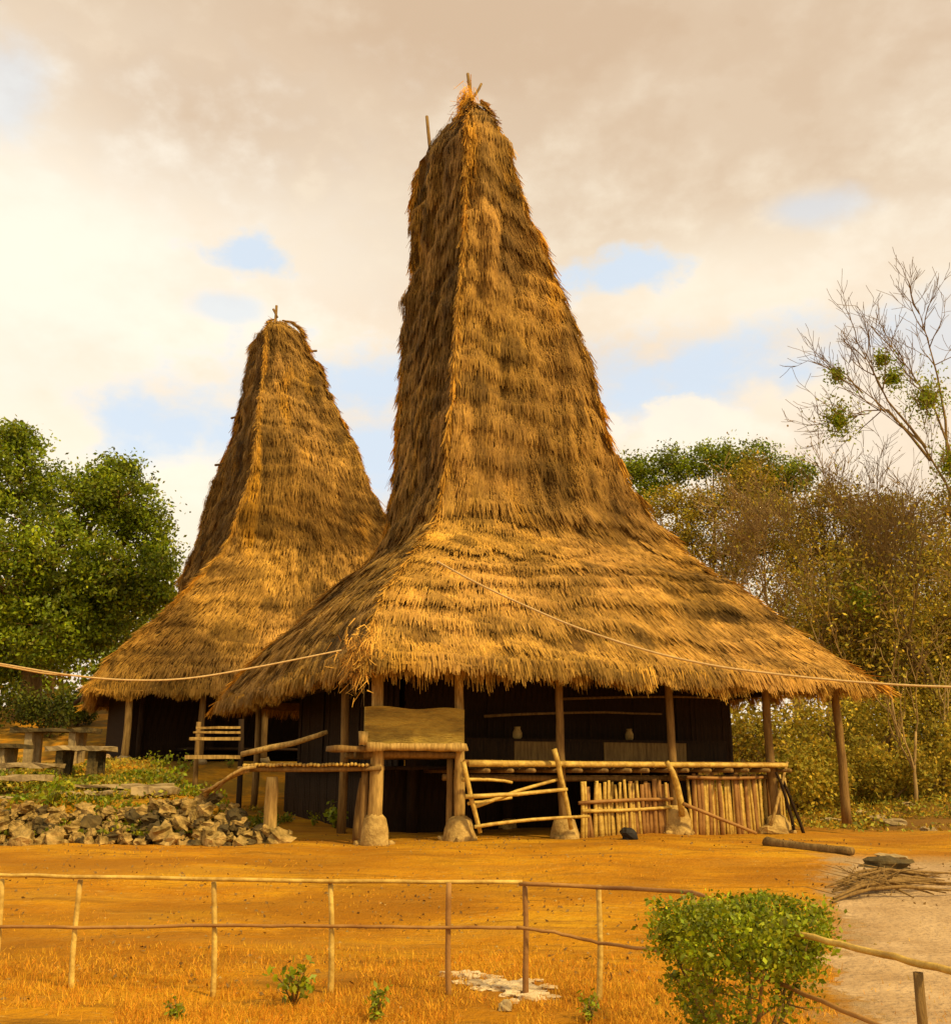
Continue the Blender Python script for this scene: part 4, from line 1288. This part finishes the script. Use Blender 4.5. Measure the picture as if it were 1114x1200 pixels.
# undergrowth bushes closing the view under the eaves
for (px, Yd, rx, rz, lb) in ((60, 41, 1.5, 1.7, 'green bush painted in shade right of the trunk of the big leafy tree'), (-10, 42, 1.6, 2.0, 'green bush painted in shade left of the trunk of the big leafy tree'), (92, 44, 1.3, 1.5, 'small bush between the big tree and the left roof')):
    p = at(px, 830, Yd)
    shrub((p.x, Yd, gs(p.x, Yd) - .05), rx, rz, lb, 2600, .15, 'leaf_shaded')  # bushes added by the trunk, tree shade painted into their leaves
ug = [(935, 27.5, 1.4, 1.5), (985, 29, 1.5, 1.8), (1035, 28, 1.3, 1.5), (1085, 29, 1.6, 2.0), (1130, 30, 1.6, 2.2), (900, 32, 1.8, 2.2), (960, 33, 2, 2.6), (1020, 34, 2, 2.8), (1090, 35, 2.2, 3.0),
      (850, 34, 2, 2.4), (1150, 33, 2, 3)]
for i, (px, Yd, rx, rz) in enumerate(ug):
    p = at(px, 900, Yd)
    shrub((p.x, Yd, gs(p.x, Yd) - .05), rx, rz, ['green brown bush at the left of the thicket, seen under the right eave','dusty green brown bush in the thicket behind the right end of the large house'][i > 0], 4200, .12, 'leaf_olive', group='thicket bushes right of the large house' if i else None)
# far wood, one mass
C = []
for k in range(420):
    px = random.uniform(-300, 1450)
    Yd = random.uniform(66, 84)
    if 190 < px < 560: continue
    p = at(px, 880, Yd)
    hz_ = random.uniform(.5, 10.5)
    C.append((p.x, Yd, gs(p.x, Yd) + hz_, random.uniform(1.2, 2.2)))
C = np.array(C); n = 44000
i = rng.integers(0, len(C), n)
P = C[i, :3] + rng.normal(0, .5, (n, 3)) * C[i, 3][:, None]
o = quads('far_woodland', leaf_quads(P, .55), M['leaf_olive'], None, tone_of(n, .5, 1.2), 'stuff')
tag(o, 'far wood closing the view behind the nearer trees', 'woodland')

# weeds on the terrace and at the wall
W = [(207, 926, 28, 'bright green leafy weed on the rubble wall right of the pale block'), (60, 945, 32, 'leafy weed among the rubble below the left slabs'), (185, 905, 22, 'broad green weed patch under the plank rack, left one'),
     (215, 905, 20, 'low weed right of the broad green patch'), (75, 905, 14, 'low dark weed before the stone tables'), (110, 908, 14, 'low green weed between slab and post'), (268, 900, 12, 'small weed at the foot of the rack'),
     (368, 968, 16, 'small weed at the foot of the low bamboo platform, left one'), (395, 972, 30, 'tall thin weed under the low bamboo platform'), (412, 970, 18, 'weed left of the corner post base'),
     (345, 1178, 44, 'pale green forked weed in the dry grass beside a fence post'), (440, 1195, 34, 'spreading weed in the foreground grass'), (207, 1196, 26, 'small green tuft in the dry grass at lower left'),
     (690, 1200, 30, 'green tuft at the foot of the last thin fence post'), (240, 955, 18, 'dull weed among the stones of the wall'), (150, 950, 18, 'dull olive weed in the middle of the wall')]
for (px, py, hp, lb) in W:
    weed(px, py, hp, lb, 110 if hp > 20 else 70, 'leaf_bush' if hp > 15 else 'leaf', 1.3)
# ground cover on the terrace and dry weeds along the wall foot
n = 15000
xx = rng.uniform(-13, -4.6, n); yy = rng.uniform(17.6, 27, n)
kp_ = fnoise(np.stack([xx, yy, xx * 0], -1), (1.1, 1.1, 1), 33) > -.15
xx, yy = xx[kp_], yy[kp_]; n = len(xx)
zz = gsurf(xx, yy) + rng.uniform(0, .14, n)
o = quads('ground_cover', leaf_quads(np.stack([xx, yy, zz], -1), .09, rng, -.6), M['leaf_olive'], None, tone_of(n, .6, 1.6, .3), 'stuff')
tag(o, 'low weedy ground cover on the terrace between rubble wall and left house', 'ground cover')
n = 24000
xx = rng.uniform(-13, -4.2, n); yy = rng.uniform(17.1, 24, n)
kp_ = fnoise(np.stack([xx, yy, xx * 0], -1), (1.4, 1.4, 1), 37) > -.12
xx, yy = xx[kp_], yy[kp_]; n = len(xx)
hh = rng.uniform(0, .26, n) * (.5 + fnoise(np.stack([xx, yy, xx * 0], -1), (2, 2, 1), 38)).clip(.2, 1.4)
o = quads('wild_plants', leaf_quads(np.stack([xx, yy, gsurf(xx, yy) + hh + .16 * (yy < 18)], -1), .085, rng, -.6), M['leaf_bush'], None, tone_of(n, .4, 1.2, .3), 'stuff')
tag(o, 'patches of yellow green herbs growing over the terrace and its rubble', 'herbs')
# rough litter on the bank at the right
n = 32000
xx = rng.uniform(7.2, 22, n); yy = 22 + 12 * rng.random(n) ** .8
keep_ = (fnoise(np.stack([xx, yy, xx * 0], -1), (.8, .8, 1), 31) > -.35)
xx, yy = xx[keep_], yy[keep_]
o = quads('leaf_litter', leaf_quads(np.stack([xx, yy, gsurf(xx, yy) + rng.uniform(0, .16, len(xx))], -1), .10, rng, -.4), M['leaf_olive'], None, tone_of(len(xx), .4, 1.8, .35), 'stuff')
tag(o, 'dry leaves and stalks littering the bank right of the large house', 'leaf litter')

# ------------------------------------------------------------------ trimmed bush in the foreground
bb = (1.30, 5.2, gs(1.30, 5.2))
bush = thing('trimmed_bush', 'round leafy garden bush with a clipped flat top at the end of the pole fence', 'bush', bb)
st = MB()
cl = []
rb = random.Random(3)
for k in range(520):
    a = rb.uniform(0, 6.283); q_ = rb.random() ** .5
    z = rb.uniform(.26, .93) if k % 3 else rb.uniform(.72, .94)
    R = .43 * min(1, .55 + .72 * (z - .25)) * (1 + .10 * math.sin(3 * a + 1) + .07 * math.sin(7 * a))
    if z > .82: q_ = rb.random() ** .5
    else: q_ = .45 + .6 * rb.random() ** .6
    if z < .6 and rb.random() < .45: continue
    if math.cos(a) > -.1 and z < .62 and rb.random() < .62: continue
    R *= rb.uniform(.86, 1.1)
    cl.append((math.cos(a) * R * q_, math.sin(a) * R * q_, z + .02 * rb.gauss(0, 1), rb.uniform(.02, .055)))
cl = np.array(cl)
n = 17000
i = rng.integers(0, len(cl), n)
C = cl[i, :3] + rng.normal(0, 1, (n, 3)) * cl[i, 3][:, None]
C[:, 2] = np.minimum(C[:, 2], .955 + rng.normal(0, .012, n))
tn = tone_of(n, .55, 1.4, .2) * (1 + .3 * rng.normal(0, 1, len(cl)))[i][:, None].clip(.5, 1.6)
for k in range(7):
    a = k * .9 + .3; e = Vector((math.cos(a) * .34, math.sin(a) * .34, rb.uniform(.6, .85)))
    st.tube([Vector((.02 * math.cos(a), .02 * math.sin(a), -.05)), Vector((.05 * math.cos(a), .05 * math.sin(a), .2)), e * .6, e], [.018, .014, .009, .004], 6, False)
    for q_ in range(5):
        f_ = e * rb.uniform(.5, .9); h2 = f_ + Vector((rb.gauss(0, .1), rb.gauss(0, .1), rb.uniform(-.02, .15)))
        st.tube([f_, h2], [.005, .002], 4, False)
st.tube([Vector((0, 0, -.05)), Vector((.01, 0, .15)), Vector((0, .01, .3))], [.035, .028, .02], 8)
st.build('stem', M['bark'], bush)
quads('leaves', leaf_quads(C, .026 * rng.choice([.6, .85, 1, 1.25], len(C)), rng, 0, .6), M['leaf_bush'], bush, tn, 'stuff')

# ------------------------------------------------------------------ pole fence in the foreground
fence = thing('pole_fence', 'low fence of thin bamboo stakes with two rails across the foreground', 'fence', (-.5, 7, gs(-.5, 7)))
fo = fence.location.copy()
FP = [(-70, 1155, 1033, 8.15), (-2, 1155, 1033, 8.08), (90, 1158, 1034, 8.0), (250, 1162, 1036, 7.93), (387, 1166, 1038, 7.86), (526, 1176, 1037, 7.72), (615, 1172, 1036, 7.74), (701, 1180, 1040, 7.62)]
tops = []
for i, (px, pyb, pyt, Yd) in enumerate(FP):
    a = at(px - (6 if i < 3 else 0), pyb, Yd); a.z = gs(a.x, a.y) - .08
    b_ = at(px + (4 if i < 3 else 0), pyt, Yd)
    tops.append(b_)
    MB().pole(a - fo, b_ + Vector((0, 0, .015)) - fo, .0225, .019, 8, 7, .012, .08).build('stake', M['bamboo_brown'] if i in (5, 6) else M['bamboo'], fence)
post_e = Vector((1.98, 3.95, 0)); post_e.z = gs(post_e.x, post_e.y)
q_ = at(1075, 1140, 4.12)
MB().pole(Vector((q_.x + .01, 4.12, -.08)) - fo, q_ - fo, .021, .019, 8, 5, .006, .08).build('stake', M['wood'], fence)
c1 = at(812, 1046, 6.9)
MB().pole(Vector((c1.x, 6.9, -.08)) - fo, c1 - fo, .021, .019, 8, 5, .006, .08).build('stake', M['bamboo_brown'], fence)
def pathpole(pts, r, m_, nm):
    P_ = []
    for a, b_ in zip(pts[:-1], pts[1:]):
        for k in range(6):
            P_.append(a.lerp(b_, k / 6) + Vector((0, 0, random.uniform(-.004, .004))) - fo)
    P_.append(pts[-1] - fo)
    MB().tube(P_, r, 8, True, .05).build(nm, M[m_], fence)
f_off = Vector((0, -.03, 0))
pathpole([at(-70, 1024, 8.12), at(97, 1028, 7.97), at(387, 1033, 7.83), at(612, 1034, 7.71)], .015, 'bamboo', 'rail')
pathpole([at(608, 1036, 7.71), at(700, 1040, 7.59), at(812, 1046, 6.9), at(860, 1066, 6.0)], .015, 'bamboo_brown', 'rail')
lr = [at(-70, 1086, 8.12), at(92, 1087, 7.97), at(250, 1085, 7.90), at(387, 1086, 7.83), at(526, 1087, 7.69), at(615, 1088, 7.71)]
pathpole(lr, .012, 'bamboo_brown', 'rail')
pathpole([at(606, 1087, 7.70), at(650, 1093, 7.65), at(701, 1105, 7.58), at(770, 1114, 7.0), at(862, 1137, 6.0)], .012, 'bamboo_brown', 'rail')
pathpole([at(860, 1066, 6.0), at(925, 1092, 4.98), at(1020, 1115, 4.4), at(1114, 1139, 3.98), at(1230, 1170, 3.6)], .014, 'bamboo', 'rail')
pathpole([at(862, 1137, 6.0), at(905, 1150, 5.1), at(1030, 1202, 4.4), at(1114, 1240, 4.0)], .011, 'bamboo_brown', 'rail')

# ------------------------------------------------------------------ ropes
def rope(pts, r, lb):
    P_ = [at(*q_) for q_ in pts]
    # Catmull-Rom
    out = []
    Q = [P_[0]] + P_ + [P_[-1]]
    for i in range(1, len(Q) - 2):
        for k in range(8):
            t = k / 8
            out.append(.5 * ((2 * Q[i]) + (Q[i + 1] - Q[i - 1]) * t + (2 * Q[i - 1] - 5 * Q[i] + 4 * Q[i + 1] - Q[i + 2]) * t * t + (3 * Q[i] - Q[i - 1] - 3 * Q[i + 1] + Q[i + 2]) * t ** 3))
    out.append(P_[-1])
    o = MB().tube(out, r, 6).build('rope', M['rope'])
    tag(o, lb, 'rope')
rope([(512, 658, 18.35), (560, 684, 17.9), (620, 712, 17.5), (680, 737, 17.2), (760, 763, 16.9), (830, 779, 16.7), (900, 789, 16.6), (1000, 799, 16.5), (1114, 805, 16.4), (1300, 806, 16.3)], .019, 'long pale rope sagging from the roof across its front to the right edge')
rope([(-60, 768, 11.5), (0, 778, 12.2), (80, 791, 13.2), (150, 797, 13.9), (220, 795, 14.6), (300, 782, 15.2), (400, 762, 15.85)], .013, 'pale rope hanging from the near roof corner to the left edge')
rope([(-60, 772, 11.6), (0, 780, 12.3), (50, 789, 12.9), (82, 792, 13.25)], .011, 'short second rope running beside the other at the left edge')

# ------------------------------------------------------------------ loose things on the ground
def ground_rock(px, py, w_px, asp, lb, m_, name='rock', fl=.5):
    p = ground_at(px, py); k = p.y / FPX * w_px / 2
    o = MB().rock((p.x, p.y + k * .5, p.z + k * fl * .55), (k, k * asp, k * fl), px * .37, 10, 7, .35, 1.8).build(name, m_, None, smooth=False)
    tag(o, lb, 'rock' if name != 'dark_lump' else 'stone')
    return o
ground_rock(737, 984, 17, 1, 'small round black stone before the stake pen', M['black'], 'dark_lump', .95)
ground_rock(612, 962, 20, 1, 'pale round stone under the lowest gate pole', M['plaster'], 'rock', 1.0)
ground_rock(636, 968, 26, 1, 'flat pale stone right of the round one under the gate', M['plaster'])
ground_rock(675, 966, 26, .8, 'rough pale block at the foot of the gate upright', M['plaster'], fl=.8)
ground_rock(596, 972, 18, .8, 'small block of stone below the gate rail', M['plaster'], fl=.8)
ground_rock(570, 958, 14, .8, 'pebble left of the round stone in the gateway', M['plaster'])
ground_rock(1045, 1020, 62, .5, 'dark flat boulder beside the dead branches', M['stone_dark'], fl=.24)
ground_rock(1046, 1010, 34, .5, 'pale stone lying on top of the dark flat boulder', M['slab'], fl=.3)
ground_rock(775, 972, 60, .6, 'low heap of yellow earth at the foot of the pen', M['plaster'], fl=.24)
ground_rock(905, 978, 30, .8, 'low stone by the right end of the pen', M['plaster'], fl=.4)
for (px, py, w, lb) in ((1018, 932, 12, 'pale scrap of stone on the right bank, upper one'), (1066, 945, 16, 'pale scrap of stone on the right bank, right one'), (1028, 962, 22, 'grey slab end on the bank near the outer post'),
                        (1010, 955, 18, 'stone beside the outer post foot'), (1050, 968, 26, 'flat grey stone low on the right bank'), (975, 965, 22, 'stone left of the outer post'), (1090, 975, 18, 'stone at the foot of the right bank')):
    ground_rock(px, py, w, .8, lb, M['slab'], fl=.35)
# log
a = ground_at(898, 992); b_ = ground_at(1000, 1004)
a.z += .07; b_.z += .08
o = MB().pole(a, b_, .085, .06, 10, 9, .04, .14).build('log', M['bark']); tag(o, 'long dark fallen log on the ground right of the pen', 'log')
# dead branches on the path
db = thing('dead_branches', 'dead grey branches lying across the edge of the pale path', 'branches', tuple(ground_at(1040, 1045)))
for k in range(16):
    a = ground_at(random.uniform(965, 1010), random.uniform(1035, 1062)); b_ = ground_at(random.uniform(1060, 1140), random.uniform(1026, 1058)); m_ = a.lerp(b_, .5); m_.z = gs(m_.x, m_.y) + random.uniform(.05, .22)
    a.z += .02; b_.z += .04
    bm_ = MB().tube([a - db.location, a.lerp(m_, .5) + Vector((0, 0, .04)) - db.location, m_ - db.location, b_ - db.location], [.012, .02, .022, .008], 6, False, .1)
    for q_ in range(3):
        s_ = a.lerp(m_, random.random()); bm_.tube([s_ - db.location + Vector((0, 0, .03)), s_ - db.location + Vector((random.uniform(-.5, .5), random.uniform(-.4, .4), .12))], [.01, .004], 4, False)
    bm_.build('branch', M['wood'], db)
# pale rubble patch in the foreground
pr = thing('rubble_patch', 'patch of whitish rubble and ash in the foreground grass by a fence stake', 'rubble', tuple(ground_at(590, 1165)))
for k in range(70):
    px = random.gauss(588, 27); py = 1152 + (px - 560) * .16 + random.gauss(0, 7)
    p = ground_at(px, py); s_ = random.uniform(.018, .055)
    MB().rock(p + Vector((0, 0, s_ * .15)) - pr.location, (s_ * 1.6, s_ * 1.2, s_ * .55), k, 7, 5, .4).build('stone', M['ash'], pr, smooth=False)
ground_rock(592, 1186, 14, .8, 'small purple grey stone in the pale rubble patch', M['slab'], fl=.9)
# pebbles and dry grass
n = 420
peb = MB()
for k in range(n):
    yy = random.uniform(6, 17); xx = random.uniform(-.52, .52) * yy
    s_ = random.uniform(.008, .024); z = gs(xx, yy)
    b0 = len(peb.v)
    an = random.uniform(0, 6)
    for (x_, y_, z_) in ((1, 0, 0), (0, 1, 0), (-1, 0, 0), (0, -1, 0), (0, 0, .7)):
        peb.v.append(Vector((xx + s_ * (x_ * math.cos(an) - y_ * math.sin(an)) * random.uniform(.7, 1.3), yy + s_ * (x_ * math.sin(an) + y_ * math.cos(an)), z + s_ * z_)))
    for q_ in range(4): peb.f.append((b0 + q_, b0 + (q_ + 1) % 4, b0 + 4))
o = peb.build('gravel', M['stone'], None, smooth=False); tag(o, 'small pebbles strewn over the orange earth', 'gravel', kind='stuff')

n = 2600
yy = rng.uniform(7.5, 19, n); xx = rng.uniform(-.55, .55, n) * yy
kp_ = (gz(xx, yy) < .6) & (fnoise(np.stack([xx, yy, xx * 0], -1), (.7, .7, 1), 61) + .03 * (yy - 13) > -.05)
xx, yy = xx[kp_], yy[kp_]
o = quads('fallen_leaves', leaf_quads(np.stack([xx, yy, gsurf(xx, yy) + rng.uniform(.004, .02, len(xx))], -1), .045, rng, 0), M['wood'], None, tone_of(len(xx), .4, 1.6, .2), 'stuff')
tag(o, 'dry leaves and chips of bark scattered over the yard', 'fallen leaves')

def grass(n, xr, yr, h0, h1, name, lb, thr, seed, mt='dry_grass'):
    xx = rng.uniform(*xr, n); yy = rng.uniform(*yr, n)
    q_ = np.stack([xx, yy, xx * 0], -1)
    k_ = fnoise(q_, (1.3, 1.3, 1), seed) + .5 * fnoise(q_, (5, 5, 1), seed + 1) > thr + rng.normal(0, .15, n)
    ok = (np.abs(xx) < .56 * yy + .5) & ~((xx > 1.75 + (yy - 5.2) * .335) & (rng.random(n) < .96))
    k_ &= ok & (rng.random(n) < (yr[1] - yy) / (.55 * (yr[1] - yr[0])) + .05)
    xx, yy = xx[k_], yy[k_]; m_ = len(xx)
    P = np.stack([xx, yy, gsurf(xx, yy) - .005], -1)
    h_ = rng.uniform(h0, h1, m_)[:, None]
    d = unit(rng.normal(0, .45, (m_, 3)) + [0, 0, 1])
    s_ = unit(np.cross(d, rng.normal(0, 1, (m_, 3)))) * (.0022 + .0010 * yy / 6)[:, None]
    V = np.stack([P - s_, P + s_, P + d * h_ + s_ * .2, P + d * h_ - s_ * .2], 1)
    v = rng.uniform(.6, 1.35, m_)
    o = quads(name, V, M[mt], None, np.stack([v, v * rng.uniform(.8, 1.15, m_), v], -1), 'stuff')
    tag(o, lb, 'grass')
grass(140000, (-5.6, 3.4), (5.2, 9.8), .015, .07, 'dry_grass', 'dry orange grass covering the foreground below the pole fence', -.25, 41)
grass(24000, (-9, 8), (8.6, 16.8), .015, .05, 'dry_grass', 'sparse dry stubble on the open earth before the large house', .15, 44)
print('verts', sum(len(m.vertices) for m in bpy.data.meshes), 'polys', sum(len(m.polygons) for m in bpy.data.meshes))
